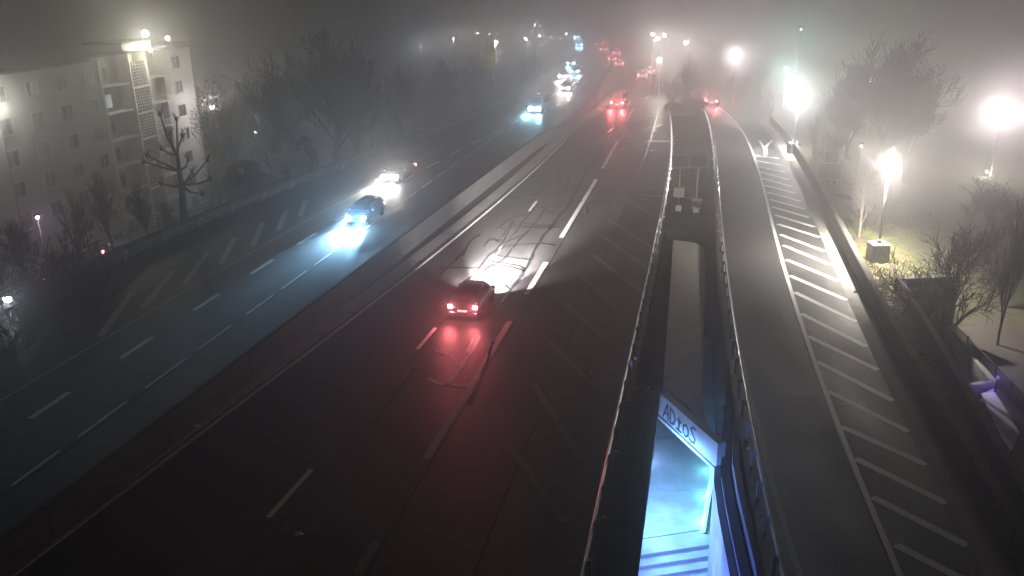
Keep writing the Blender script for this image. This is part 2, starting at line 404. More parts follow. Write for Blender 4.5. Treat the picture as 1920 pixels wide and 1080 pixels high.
# ---- repair patches and longitudinal seams
PATCH_D = asphalt_mat('fresh_patch_asphalt', (.012,.012,.013), (.03,.03,.031), .62)
PATCH_P = asphalt_mat('old_patch_asphalt', (.045,.044,.043), (.085,.083,.08), .6)
def patch(parent, f, y0, y1, o0, o1, mt):
    ys = yr(y0,y1,1.0); jit=[rs.uniform(-.05,.05) for _ in ys]
    m = MB(); vs=[]
    for y,j in zip(ys,jit): vs += [(f(y)+o0+j,y,.003),(f(y)+o1+j*.7,y,.003)]
    m.add(vs, [(2*i,2*i+1,2*i+3,2*i+2) for i in range(len(ys)-1)]); m.build('asphalt_patch', mt, parent)
for (f,y0,y1,o0,o1,mt,par) in [(L_A,52,61,-3.3,-1.9,PATCH_D,right_road),(L_A,66,73,.8,2.4,PATCH_D,right_road),(L_A,38,41,.9,3.4,PATCH_P,right_road),(L_A,80,92,-3.0,-.6,PATCH_D,right_road),(L_THICK,44,49,.5,2.2,PATCH_D,left_road),
        (L_THIN,55,66,.6,2.6,PATCH_D,left_road),(L_THICK,70,82,-3,-1.2,PATCH_P,left_road),(L_R1,40,44,1.0,2.6,PATCH_D,ramp),(L_R1,58,70,.6,2.0,PATCH_P,ramp),(L_R2,46,49,.6,2.2,PATCH_D,ramp),(L_R1,29,33,.8,2.9,PATCH_P,ramp),(L_A,24,29,-2.6,-.8,PATCH_P,right_road)]:
    patch(par, f, y0, y1, o0, o1, mt)
for f,o,par in [(L_A,.28,right_road),(L_A,-3.55,right_road),(L_A,3.6,right_road),(L_THIN,.22,left_road),(L_THICK,-.25,left_road),(L_R2,-.16,ramp)]:
    ys = yr(16,120,1.5); m=MB(); m.ribbon([Vector((f(y)+o+rs.uniform(-.02,.02),y,0)) for y in ys], [rs.uniform(.02,.06) for _ in ys], .006); m.build('paving_seam', TAR, par)

# ------------------------------------------------------------------ walls and rails
NJ = [(-.28,0),(.28,0),(.26,.12),(.15,.38),(.12,1.2),(-.12,1.2),(-.15,.38),(-.26,.12)]
med = empty('median_barrier', (0,0,0)); tag(med, 'long dark concrete barrier between the two carriageways', 'barrier')
yy=12.0
while yy < 330:
    ln = 5.94 if yy<150 else 19.9
    MB().sweep(line_pts(lambda y: L_MED(y)+.28, yr(yy,yy+ln,2.0 if yy<150 else 10), 0), NJ).build('barrier_block', CONC_D, med); yy += ln+.06
wr = empty('ramp_parapet', (0,0,0)); tag(wr, 'dark concrete parapet wall along the right edge of the ramp', 'wall')
yy=10.0
while yy < 130:
    MB().sweep(line_pts(lambda y: L_WR(y)+.2, yr(yy,yy+3.95,2.0), 0), [(-.18,-.1),(.22,-.1),(.22,1.0),(.17,1.05),(-.10,1.05),(-.15,1.0)]).build('wall_panel', CONC_D, wr); yy += 4.0
strip(lambda y: L_WR(y)-1.0, lambda y: L_WR(y)-.02, yr(20,110,2), .01).build('gutter_strip', CONC, ramp)
lp = empty('outer_parapet', (0,0,0)); tag(lp, 'low concrete parapet on the far left edge of the motorway', 'wall')
yy=14.0
while yy < 160:
    MB().sweep(line_pts(lambda y: wl(y)-.15, yr(yy,yy+3.95,2.0), 0), [(-.15,-.6),(.15,-.6),(.15,.75),(.10,.8),(-.10,.8),(-.15,.75)]).build('wall_panel', CONC_D, lp); yy += 4.0
WB = [(0,.43),(.05,.47),(.05,.52),(0,.57),(0,.61),(.05,.66),(.05,.71),(0,.75),(-.015,.75),(.035,.70),(.035,.66),(-.015,.61),(-.015,.57),(.035,.52),(.035,.48),(-.015,.43)]
post_me = MB().box(-.05,.05,-.03,.03,-.1,.74).mesh('post', STEEL); spacer_me = MB().box(-.02,.12,-.06,.06,.48,.7).mesh('spacer', STEEL)
refl_me = MB().box(-.05,.05,-.035,-.03,.80,.92).mesh('reflector', mat('white_reflector',(.8,.8,.8),rough=.25))
rib_me = MB().box(-.025,.025,-.02,.02,.70,.95).mesh('reflector_stem', STEEL_D)
def guardrail(f, y0, y1, side, label, step=2.0, z0=0, mt=STEEL, name='guardrail', refl=False):
    g = empty(name, (0,0,0)); tag(g, label, 'guardrail')
    ya = y0
    while ya < y1:
        yb = min(ya+4*step, y1)
        MB().sweep(line_pts(f, yr(ya,yb,2.0), z0), [(a*side,h+.1) for a,h in WB]).build('rail', mt, g); ya = yb
    y=y0+.3; k=0
    while y < min(y1, 125):
        inst('post', post_me, g, (f(y)-side*.12,y,z0), (0,0,heading(f,y)))
        if y < 90:
            s = inst('spacer', spacer_me, g, (f(y)-side*.06,y,z0+.02), (0,0,heading(f,y)))
            if side<0: s.rotation_euler[2]+=math.pi
        if refl and k%2==0 and y<95:
            inst('reflector', refl_me, g, (f(y)-side*.3,y,z0), (0,0,heading(f,y)+.2)); inst('reflector_stem', rib_me, g, (f(y)-side*.3,y,z0), (0,0,0))
        y += step; k+=1
    return g
guardrail(lambda y: wl(y)+.6, 14, 230, 1, 'steel guardrail in front of the low wall on the far left edge', 4.0, mt=STEEL_D)
guardrail(L_GR, 15, 135, -1, 'steel guardrail at the left side of the gore island', 2.0, refl=True)
guardrail(lambda y: L_GR2(y)+.25, 15, 128, 1, 'steel guardrail between the gore island and the ramp', 2.0, refl=True)
# median thin rail beyond the drain channel is part of the kerb; wire fence on the outer parapet
fn = empty('parapet_railing', (0,0,0)); tag(fn, 'thin dark railing standing behind the far left parapet', 'railing')
y=14
fp = MB().tube((0,0,.7),(0,0,1.75),.03,n=6).mesh('post', STEEL_D)
while y<130: inst('post', fp, fn, (wl(y)-.2,y,0)); y+=3
for h in (1.1,1.4,1.7): MB().sweep(line_pts(lambda y: wl(y)-.2, yr(14,130,4), 0), [(-.02,h-.02),(.02,h-.02),(.02,h+.02),(-.02,h+.02)]).build('rail', STEEL_D, fn)

# ------------------------------------------------------------------ gore island with trench and underpass
# slab over the underpass
def slab(name, pts, z0, z1, mt, kind='structure', parent=None):
    n=len(pts); m=MB()
    m.add([(p[0],p[1],z0) for p in pts]+[(p[0],p[1],z1) for p in pts], [tuple(range(n-1,-1,-1)),tuple(range(n,2*n))]+[(i,(i+1)%n,n+(i+1)%n,n+i) for i in range(n)])
    return m.build(name, mt, parent, kind=kind)
sl = [G(1262,450),G(1300,455),G(1322,465),G(1322,560),G(1318,660),G(1316,760),G(1336,822),G(1290,762),G(1243,722),G(1252,600),G(1258,520)]
slab('island_slab', [(p.x,p.y) for p in sl], -.85, .02, mat('worn_pale_concrete',(.38,.37,.33),(.55,.53,.48),1.3,.9,.6,detail=9))
_s=sorted([(G(*q).y,G(*q).x) for q in ((1262,450),(1258,520),(1252,600),(1243,722))]); SLY=[a for a,b in _s]; SLX=[b for a,b in _s]
# dirt strip left of the slab
strip(lambda y: L_GR(y)+.35, lambda y: float(np.interp(y,SLY,SLX))+.08, yr(35.2,60,1.5), -.5).build('island_dirt', DIRT, kind='structure')
# trench walls
yL = lambda y: float(np.interp(y,[12,22,32.5,34.4],[1.6,3.7,6.1,6.5]))
yR = lambda y: float(np.interp(y,[12,21.9,27.5,31,36,45,58],[5.0,6.62,7.3,8.2,9.6,11.5,14.2]))
uw = empty('underpass_walls', (0,0,0)); uw['kind']='structure'
ULIT = mat('painted_underpass_concrete',(.36,.37,.39),(.66,.67,.68),.9,.6,.3,detail=10)
# left retaining wall and dark ground between it and the rail
MB().sweep([Vector((yL(y)-.18,y,0)) for y in yr(12,33.5,2)], [(-1.0,-7),(-.7,-7),(-.7,-.30),(.18,-.30),(.18,.05),(-1.0,.05)]).build('retaining_wall', CONC_D, uw)
strip(lambda y: L_GR(y)+.35, lambda y: yL(y)-.36, yr(12,33.5,2), -.05).build('island_verge', DIRT, kind='structure')
# right retaining wall
MB().sweep([Vector((yR(y)+.12,y,0)) for y in yr(12,34,2)], [(-.12,-7),(.12,-7),(.12,-.95),(-.12,-.95)]).build('retaining_wall', ULIT, uw)
MB().sweep([Vector((yR(y)+.12,y,0)) for y in yr(34.01,60,2)], [(-.12,-7),(.12,-7),(.12,-.1),(-.12,-.1)]).build('retaining_wall', CONC_D, uw)  # far length coloured dark to stand for shade in the trench
# two stepped ledges between trench and ramp rail
BLU = mat('blue_grey_ledge',(.16,.18,.24),(.26,.28,.34),1.5,.6,.2)
MB().sweep([Vector((yR(y)+.42,y,0)) for y in yr(12,34,2)], [(-.15,-1.4),(.15,-1.4),(.15,-.58),(-.15,-.58)]).build('ledge', BLU, uw)
MB().sweep([Vector((yR(y)+.75,y,0)) for y in yr(12,34,2)], [(-.10,-1.4),(.15,-1.4),(.15,-.12),(-.10,-.12)]).build('ledge', BLU, uw)
strip(lambda y: yR(y)+.24, lambda y: max(yR(y)+.3, L_GR2(y)-.1), yr(12,60,2), -.6).build('island_channel', DIRT, kind='structure')
# far end walls
slab('trench_end', [(8.6,60),(17,60),(17,60.4),(8.6,60.4)], -7, -.1, CONC_D)
# coping beam with the graffito
c0, c1 = Vector((6.25,33.4,0)), Vector((7.75,29.0,0))
cd = (c1-c0).normalized(); cn = Vector((-abs(cd.y), -abs(cd.x),0)).normalized()    # faces the camera side
cop = empty('coping_beam', (0,0,0)); tag(cop, 'slanted pale coping beam with blue graffiti above the lit underpass opening', 'beam')
a0,a1 = c0,c1; b0,b1 = c0-cn*.35, c1-cn*.35
slab('beam', [(a0.x,a0.y),(a1.x,a1.y),(b1.x,b1.y),(b0.x,b0.y)], -1.0, .06, ULIT, None, cop)
slab('lower_lip', [((a0+cn*.05).x,(a0+cn*.05).y),((a1+cn*.05).x,(a1+cn*.05).y),(b1.x,b1.y),(b0.x,b0.y)], -1.14, -1.003, ULIT, None, cop)
INK = mat('dark_blue_ink',(.012,.015,.10),rough=.5)
LET = {'A':[[(0,0),(.18,.5),(.42,1),(.5,.55),(.55,0)],[(.1,.35),(.6,.38)]],
 'D':[[(.05,.95),(.1,0)],[(0,.95),(.4,.85),(.6,.5),(.45,.1),(.05,0)]],
 'I':[[(.3,.6),(.25,0)],[(.05,.62),(.5,.6)],[(0,.02),(.55,0)],[(.3,.78),(.33,.84)]],
 'O':[[(.3,.75),(.05,.55),(.05,.2),(.3,0),(.55,.2),(.55,.55),(.3,.75)]],
 'S':[[(.6,.95),(.3,.98),(.1,.75),(.3,.52),(.55,.35),(.5,.1),(.2,0),(-.02,.12)]]}
m = MB(); cx = .42; clen=(c1-c0).length
for ch, wch in zip('ADIOS',(.62,.66,.6,.62,.66)):
    for st in LET[ch]:
        pts = []
        for (x,h) in st: pts.append((cx+x*.78, -.86+h*.72))
        for (x0,h0),(x1,h1) in zip(pts,pts[1:]):
            A = c0+cd*x0+cn*.006; B = c0+cd*x1+cn*.006; A.z=h0; B.z=h1
            dx,dh = x1-x0,h1-h0; l=math.hypot(dx,dh) or 1; px,ph=-dh/l*.05,dx/l*.05; ex,eh=dx/l*.02,dh/l*.02
            q=[]
            for (xx,hh) in ((x0-ex+px,h0-eh+ph),(x0-ex-px,h0-eh-ph),(x1+ex-px,h1+eh-ph),(x1+ex+px,h1+eh+ph)):
                v=c0+cd*xx+cn*.006; v.z=hh; q.append(v)
            m.quad(*q)
    cx += wch*.78*1.12
m.build('graffiti_lettering', INK, cop)
# underpass floor in cast panels, joints between
FZ=-5.0
def fline(u0,v0,u1,v1): return G(u0,v0,FZ),G(u1,v1,FZ)
rows = [fline(1180,1014,1380,984), fline(1180,925,1380,915), fline(1180,832,1380,812), fline(1180,750,1400,730)]
rows.append((rows[-1][0]+Vector((1.5,8,0)), rows[-1][1]+Vector((1.5,8,0))))
uf = empty('underpass_floor', (0,0,0)); uf['kind']='structure'
for (p0,p1),(q0,q1) in zip(rows,rows[1:]):
    for s0,s1 in ((0,.096),(.104,1)):
        A,B,C,D = p0.lerp(p1,s0),p0.lerp(p1,s1),q0.lerp(q1,s1),q0.lerp(q1,s0)
        e=(D-A).normalized()*.02
        slab('floor_panel', [((A+e).x,(A+e).y),((B+e).x,(B+e).y),((C-e).x,(C-e).y),((D-e).x,(D-e).y)], FZ-.2, FZ, ULIT, None, uf)
# steps going down toward the camera
p0,p1 = rows[0]; back = Vector((-.3,-1,0)).normalized()
dz=FZ
for k,(dd) in enumerate([1.1,.55,.55,.55,.55,2.5]):
    A,B = p0,p1; C,D = p1+back*dd, p0+back*dd
    slab('stair_step', [(D.x,D.y),(C.x,C.y),(B.x,B.y),(A.x,A.y)], dz-.6, dz-.02, ULIT, None, uf)
    p0,p1 = D,C; dz -= .16
slab('floor_base', [(-2,10),(16,10),(18,60),(2,60)], -7.2, -6.6, CONC_D, None, uf)

def bulb_light(name, loc, power, col, r, parent=None):
    l = bpy.data.lights.new(name, 'POINT'); l.energy = power; l.color = col; l.shadow_soft_size = r
    o = bpy.data.objects.new(name, l); COL.objects.link(o)
    if parent: o.parent = parent
    o.location = loc; return o
def spot(name, loc, dirv, power, col, size, blend, r, parent=None):
    l = bpy.data.lights.new(name, 'SPOT'); l.energy = power; l.color = col; l.spot_size = math.radians(size); l.spot_blend = blend; l.shadow_soft_size = r
    o = bpy.data.objects.new(name, l); COL.objects.link(o)
    if parent: o.parent = parent
    o.location = loc; o.rotation_euler = Vector(dirv).to_track_quat('-Z','Y').to_euler(); return o
# LED strip along the foot of the right wall
tp = [G(1338,850,FZ+.3),G(1334,900,FZ+.25),G(1325,950,FZ+.2),G(1318,995,FZ+.15)]
st = empty('led_strip', tp[-1]); tag(st, 'bright cyan strip light along the foot of the underpass wall', 'light')
loc0 = Vector(tp[-1]); pp=[p-loc0 for p in tp]
m=MB()
for a,b in zip(pp,pp[1:]): m.tube(a,b,.11,n=8)
m.build('tube', emis('cyan_tube',(.25,1,1),2.6), st)
m=MB()
for a,b in zip(pp,pp[1:]): m.tube(a-Vector((-.1,0,.12)),b-Vector((-.1,0,.12)),.05,n=6)
m.build('mounting_rail', STEEL_D, st)
for a,b in zip(pp,pp[1:]): bulb_light('tube_glow', (a+b)/2+Vector((-.2,0,.15)), 45, (.2,.9,1), .15, st)
# wall lamps on the hidden left wall of the underpass
lam_me = MB().bbox(-.1,.1,-.4,.4,-.08,.08,.02).mesh('housing', emis('blue_white_diffuser',(.4,.65,1),6))
for k,(yy,col,pw,lab) in enumerate([(30.5,(.17,.48,1),2000,'blue wall lamp inside the underpass nearest the graffiti beam'),(26.5,(.18,.34,1),1700,'blue wall lamp halfway along the underpass wall'),(22.5,(.15,.25,1),1400,'blue wall lamp nearest the bottom of the underpass steps')]):
    o = inst('wall_lamp', lam_me, None, (yL(yy)-.58,yy,-1.5)); tag(o, lab, 'lamp', 'underpass wall lamps')
    spot('lamp_and_fill_glow', (yL(yy)-.35,yy,-1.65), (1,.15,-.75), pw*1.5, col, 150, .6, .12)

bulb_light('lamp_and_fill_glow', (yL(31.5)-.1,31.5,-2.2), 480, (.3,.5,1), .12)  # unseen fill light without a fixture, added to brighten the coping beam
# ------------------------------------------------------------------ signs in the island and by the ramp
def sign_post(base, H, pw, ph, label, box=True, panel=True, bz=1.1):
    r = empty('traffic_sign', base, heading(L_GR2, base.y)); tag(r, label, 'sign')
    MB().tube((0,0,0),(0,0,H-ph),.07,.055,10).build('post', POLE, r)
    fr=MB()
    t=.07
    fr.box(-pw/2,pw/2,-.04,.04,H-t,H); fr.box(-pw/2,pw/2,-.04,.04,H-ph,H-ph+t); fr.box(-pw/2,-pw/2+t,-.04,.04,H-ph+t,H-t); fr.box(pw/2-t,pw/2,-.04,.04,H-ph+t,H-t)
    fr.build('frame', POLE, r)
    MB().box(-pw/2+t,pw/2-t,0,.03,H-ph+t,H-t).build('panel', BLACKM, r)
    if box:
        MB().bbox(-.4,.4,-.22,.22,bz,bz+.75,.03).build('cabinet', POLE, r)
        MB().box(-.22,.22,-.14,.14,0,.45).build('footing', CONC, r)
    return r
b1 = G(1272,395); sign_post(b1, 4.3, 1.35, 1.0, 'empty framed sign on a post at the left of the gore island', True)
b2 = G(1305,398); sign_post(b2, 4.4, 1.3, 1.0, 'empty framed sign on a post at the right of the gore island', True, bz=.35)
b3 = G(1552,368); r3=sign_post(b3, 2.7, 1.8, 1.35, 'dark rectangular sign seen from behind on the grass beside the ramp', False)
MB().box(-.5,.5,-.03,.03,2.75,3.6).build('upper_panel', STEEL_D, r3)

# ------------------------------------------------------------------ street lamps
plinth_me = MB().bbox(-.55,.55,-.5,.5,-.2,1.05,.04).mesh('plinth', CONC)
LAMPN = [0]
def lamp(head, base_z, power, col, label, br=.2, es=40, group='street lamps', plinth=False, cap=True, arm=0.0, halo_r=None, name='street_lamp'):
    r = empty(name, (head.x, head.y, base_z)); tag(r, label, 'street lamp', group)
    H = head.z-base_z
    if plinth: inst('plinth', plinth_me, r)
    z0 = 1.05 if plinth else 0
    MB().tube((-arm,0,z0),(-arm,0,H-.1 if not arm else H+.12),.085,.05,10).tube((-arm,0,z0),(-arm,0,z0+.25),.14,.14,10).build('pole', POLE, r, smooth=True)
    if arm: MB().tube((-arm,0,H+.08),(.25,0,H+.2),.04,.035,8).build('arm', STEEL, r)
    if cap: MB().lathe([(.03,.34),(.12,.3),(.24,.22),(.26,.18)][::-1] if False else [(.26,.19),(.24,.23),(.12,.30),(.03,.33)], (0,0,H-.02), 14).build('lamp_cap', STEEL_D, r)
    m = MB(); n=10
    prof=[(br*math.sin(math.pi*t/8), -br*math.cos(math.pi*t/8)) for t in range(1,8)]
    m.lathe(prof, (0,0,H), 14)
    key=tuple(round(c,2) for c in col)+(es,)
    if key not in EM: EM[key]=emis('lamp_glass', col, es)
    m.build('bulb', EM[key], r, smooth=True)
    bulb_light('lamp_light', (0,0,H), power, col, br*1.25, r)
    return r
EM={}
WARM=(1.0,.91,.80); PINK=(1.0,.88,.86); WHT=(1,.97,.94); GRN=(.5,1,.85); COOL=(.8,.88,1)
K = 1.15
pb = G(1645,490,0); hd = Vector((pb.x,pb.y,7.3)); 
for zt in np.arange(5.5,9,.05):
    q = G(1668,303,zt)
    if q.y <= pb.y+.6: hd = q; break
NEAR=lamp(hd, 0, 10000*K, WARM, 'tallest street lamp, on a concrete block on lit grass', .17, 45, plinth=True)
spot('lamp_downlight',(0,0,7.1 if False else hd.z-.25),(0,0,-1),62000,WARM,142,.9,.2,NEAR)
pb = G(1493,288,0)
for zt in np.arange(4.5,9,.05):
    q = G(1497,180,zt)
    if q.y <= pb.y+.6: break
BIGR=lamp(q, 0, 16000*K, WHT, 'street lamp on a concrete block with the biggest white glare, up the ramp', .34, 60, plinth=True)
spot('lamp_downlight',(0,0,q.z-.4),(0,0,-1),15000,WHT,130,.8,.3,BIGR)
def gl(u,v,z,bz,pw,col,label,br=.2,es=30,**k): return lamp(G(u,v,z), bz, pw*K, col, label, br, es, **k)
def plm(u,v,zc,bz,pw,col,label,br=.2,es=30,**k): return lamp(P(u,v,zc), bz, pw*K, col, label, br, es, **k)
plm(1878,209,86,-3,26000,PINK,'pink white street lamp alone against the fog at the far right',.34,50)
gl(1380,103,6.5,0,14000,PINK,'pinkish street lamp on a dark pole beyond the gore',.28,40)
gl(1475,128,5.2,-1,8500,GRN,'small greenish street lamp above the biggest glare',.25,30)
gl(1502,55,7,-1,5000,GRN,'pale green lamp highest at the right of the sky',.22,25)
gl(1237,113,5,0,8000,WARM,'warm street lamp beside the right carriageway behind the gore bush',.32,40)
gl(1286,80,7,0,8000,PINK,'pale pink lamp right of the distant lamp cluster',.3,35)
for u,v,lb in ((1224,64,'leftmost'),(1233,72,'brightest'),(1246,66,'rightmost')): gl(u,v,8,0,2000 if v<70 else 4000,PINK,lb+' of the three clustered lamps far down the road at right',.3,35)
gl(930,79,6.5,-1,6000,WARM,'warm street lamp beside the yellow tree left of the motorway',.26,35)
gl(985,72,6.5,-1,4500,WHT,'white street lamp next right of the lamp by the yellow tree',.24,30)
gl(1012,67,6.5,-1,3500,WHT,'white street lamp nearest the far bend of the motorway',.24,30)
gl(896,62,7,-2,1500,WARM,'faint lamp left of the yellow tree',.16,20)
gl(850,73,6,-4,5000,WHT,'small white lamp over the misty treetops, right of the bluish one',.18,25)
gl(788,87,5.5,-5,5000,COOL,'small bluish lamp over the misty treetops',.18,25)
gl(1003,46,8.5,-1,1200,COOL,'faint highest lamp beyond the bend',.15,20)
gl(1062,63,7.5,0,1500,COOL,'faint bluish lamp above the far traffic',.16,20)
plm(398,201,112,-12,7500,PINK,'pink white street lamp shining through the leafy tree near the flats',.3,40)
plm(530,172,124,-10,7000,WHT,'white lamp glaring between the bare treetops',.24,35)
plm(480,247,118,-10,4500,COOL,'bluish lamp low between the bare branches',.22,30)
plm(-8,200,78,-12,6000,(1,.97,.86),'bright lamp at the left edge lighting the block of flats',.3,45)
plm(70,408,62,-10,500,(1,.6,1),'small pink lamp among the branches at far left',.12,30)
plm(14,560,47,-9,900,COOL,'bluish white lamp behind the thicket at bottom left',.22,40)
plm(640,300-150,125,-8,100,WHT,'dim lamp lost in the big bare trees',.1,5) if False else None
plm(1636,150,104,-2,6000,(1,.88,.6),'yellowish floodlight behind the crown of the big right tree',.35,35)
plm(1850,322,88,-3,2500,WHT,'tiny white lamp above the dark thicket at right',.12,20)
plm(1615,274,66,-2.5,250,WHT,'tiny lamp among branches left of the near right lamp',.08,20)

# ------------------------------------------------------------------ block of flats
O = P(245,100,100); fa = math.radians(9.0)
bld = empty('apartment_block', (O.x,O.y,-12.5), math.pi/2 - fa); tag(bld, 'misty cream block of flats with a floodlit latticed stair tower', 'building')
Hb = O.z+12.5; ST=3.0
Z0 = Hb-7*ST-.4
MB().box(-70,-6.6,0,13,0,Hb-.2).build('wall', RENDER_W, bld)
MB().box(-6.6,6.4,.9,13,0,Hb+.1).build('bay_wall', RENDER_W, bld)
MB().box(6.4,13.5,0,13,0,Hb-.2).build('wall', RENDER_W, bld)
MB().box(-70.3,13.8,-.3,13.3,Hb+.103,Hb+.4).build('roof', CONC_D, bld)
MB().box(-3.0,3.0,-.9,3,Hb+.403,Hb+1.2).build('roof_house', RENDER_W, bld)
MB().box(-3.6,3.6,-1.4,3.4,Hb+1.203,Hb+1.4).build('roof_canopy', CONC_D, bld)
fr_me = MB().box(-.75,.75,-.06,.06,-.72,-.62).box(-.75,.75,-.06,.06,.62,.72).box(-.75,-.65,-.06,.06,-.62,.62).box(.65,.75,-.06,.06,-.62,.62).box(-.03,.03,-.05,.05,-.62,.62).box(-.85,.85,-.16,.06,-.80,-.723).mesh('window', FRAME_W)
pn_me = MB().box(-.648,-.032,-.02,.02,-.618,.618).box(.032,.648,-.02,.02,-.618,.618).mesh('pane', GLASS_D)
pl_me = MB().box(-.648,-.032,-.02,.02,-.618,.618).box(.032,.648,-.02,.02,-.618,.618).mesh('pane', PANE_LIT)
sh_me = MB().box(-.70,-.1,-.1,-.06,-.62,.62).mesh('shutter', mat('grey_shutter',(.14,.14,.15),rough=.7))
rw = random.Random(5)
def window(x,y,z,lit=False,sx=1.0):
    wnd = inst('window', fr_me, bld, (x,y-.03,z), None, (sx*1.25,1,1.12)); inst('pane', pl_me if lit else pn_me, wnd, (0,0,0))
    if not lit and rw.random()<.4: inst('shutter', sh_me, wnd, (0,0,0))
for s in range(7):
    zc_ = Hb - .4 - ST*s - 1.5
    x = -8.6
    while x > -48:
        window(x,0,zc_); x -= 3.4 if int(abs(x)*7)%2 else 4.6
    for x in (-4.9,):
        window(x,.9,zc_, lit=(s==1), sx=1.15)
    for x in (3.7,): window(x,.9,zc_,sx=.9)
    window(9.5,0,zc_)
    # balcony slabs either side of the stair tower
    for x0,x1 in ((-6.3,-1.95),(1.95,6.2)):
        MB().box(x0,x1,-.5,.897,zc_-1.32,zc_-1.17).build('balcony_slab', WHITE_C, bld)
        m=MB().box(x0,x1,-.5,-.46,zc_-.42,zc_-.36)
        xx=x0
        while xx<x1: m.box(xx,xx+.04,-.5,-.46,zc_-1.168,zc_-.423); xx+=.35
        m.build('balcony_rail', FRAME_W, bld)
MB().box(-6.75,-6.45,-.12,-.003,0,Hb-.2).build('pilaster', WHITE_C, bld)
# stair tower lattice
STW=1.75
for sx in (-1,1): MB().box(sx*STW-.12,sx*STW+.12,-.75,.897,0,Hb+.1).build('tower_pilaster', WHITE_C, bld)
for s in range(7):
    zt = Hb-.9-ST*s; zb = zt-ST+.25
    MB().box(-STW+.123,STW-.123,-.72,-.5,zb-.25,zb).build('tower_band', WHITE_C, bld)
    m=MB(); nxl=6; nzl=8
    for i in range(1,nxl): xx=-STW+.12+(2*STW-.24)*i/nxl; m.box(xx-.045,xx+.045,-.66,-.58,zb+.003,zt-.003)
    for j in range(1,nzl): zz=zb+(zt-zb)*j/nzl; m.box(-STW+.13,STW-.13,-.65,-.59,zz-.03,zz+.03)
    m.build('lattice', FRAME_W, bld)
    MB().box(-STW+.13,STW-.13,-.5,-.46,zb+.003,zt-.003).build('pane', GLASS_D, bld)
fl = bulb_light
def roof_flood(lx, lz, pw, label, col=(1,.97,.80), r=.35):
    W = bld.matrix_basis @ Vector((lx,-1.0,lz))
    o = empty('floodlight', W); tag(o, label, 'floodlight', 'roof floodlights')
    MB().tube((0,0,-1.0),(0,0,-.3),.05,n=8).build('bracket', STEEL_D, o)
    MB().lathe([(r*math.sin(math.pi*t/8), -r*math.cos(math.pi*t/8)) for t in range(1,8)],(0,0,0),12).build('bulb', emis('flood_glass',col,40), o)
    bulb_light('flood_light', (0,0,0), pw, col, r*1.3, o); return o
bld.rotation_mode='XYZ'; bpy.context.view_layer.update()
def world_of(lx,ly,lz): return Vector((O.x,O.y,-12.5)) + Matrix.Rotation(math.pi/2-fa,3,'Z') @ Vector((lx,ly,lz))
for lx,ly,lz,pw,lab,col,r in [(0,-2.2,Hb+2.2,7000,'big warm floodlight on the roof over the stair tower',(1,.97,.80),.4),(0,-2.6,Hb+.35,5200,'small floodlight under the roof canopy lighting the stair tower',(1,.93,.68),.2),(7.5,-.6,Hb+1.2,1200,'smaller roof floodlight right of the stair tower',(1,.95,.8),.28)]:
    W=world_of(lx,ly,lz); o=empty('floodlight', W); tag(o, lab, 'floodlight')
    MB().tube((0,0,-.9),(0,0,-.2),.05,n=8).build('bracket', STEEL_D, o)
    MB().lathe([(r*math.sin(math.pi*t/8), -r*math.cos(math.pi*t/8)) for t in range(1,8)],(0,0,0),12).build('bulb', emis('flood_glass',col,30), o)
    bulb_light('flood_light',(0,0,0),pw,col,r*1.3,o)

# ------------------------------------------------------------------ small hut
hp = P(545,322,86); hz=-6.8
hut = empty('park_hut', (hp.x,hp.y,hp.z-.6), .5); tag(hut, 'small pale hut with a pitched roof behind the left parapet', 'hut')
MB().box(-1.5,1.5,-1.2,1.2,-3,1.6).build('wall', RENDER_W, hut)
MB().add([(-1.9,-1.6,1.6),(1.9,-1.6,1.6),(1.9,1.6,1.6),(-1.9,1.6,1.6),(-1.5,0,2.6),(1.5,0,2.6)],[(0,1,5,4),(2,3,4,5),(1,2,5),(3,0,4),(3,2,1,0)]).build('roof', TILE_R, hut)
inst('window', fr_me, hut, (.5,-1.24,.6),None,(.6,1,.8)); inst('door', MB().box(-1.1,-.35,-1.25,-1.203,-.8,1.1).mesh('door',BLACKM), hut)

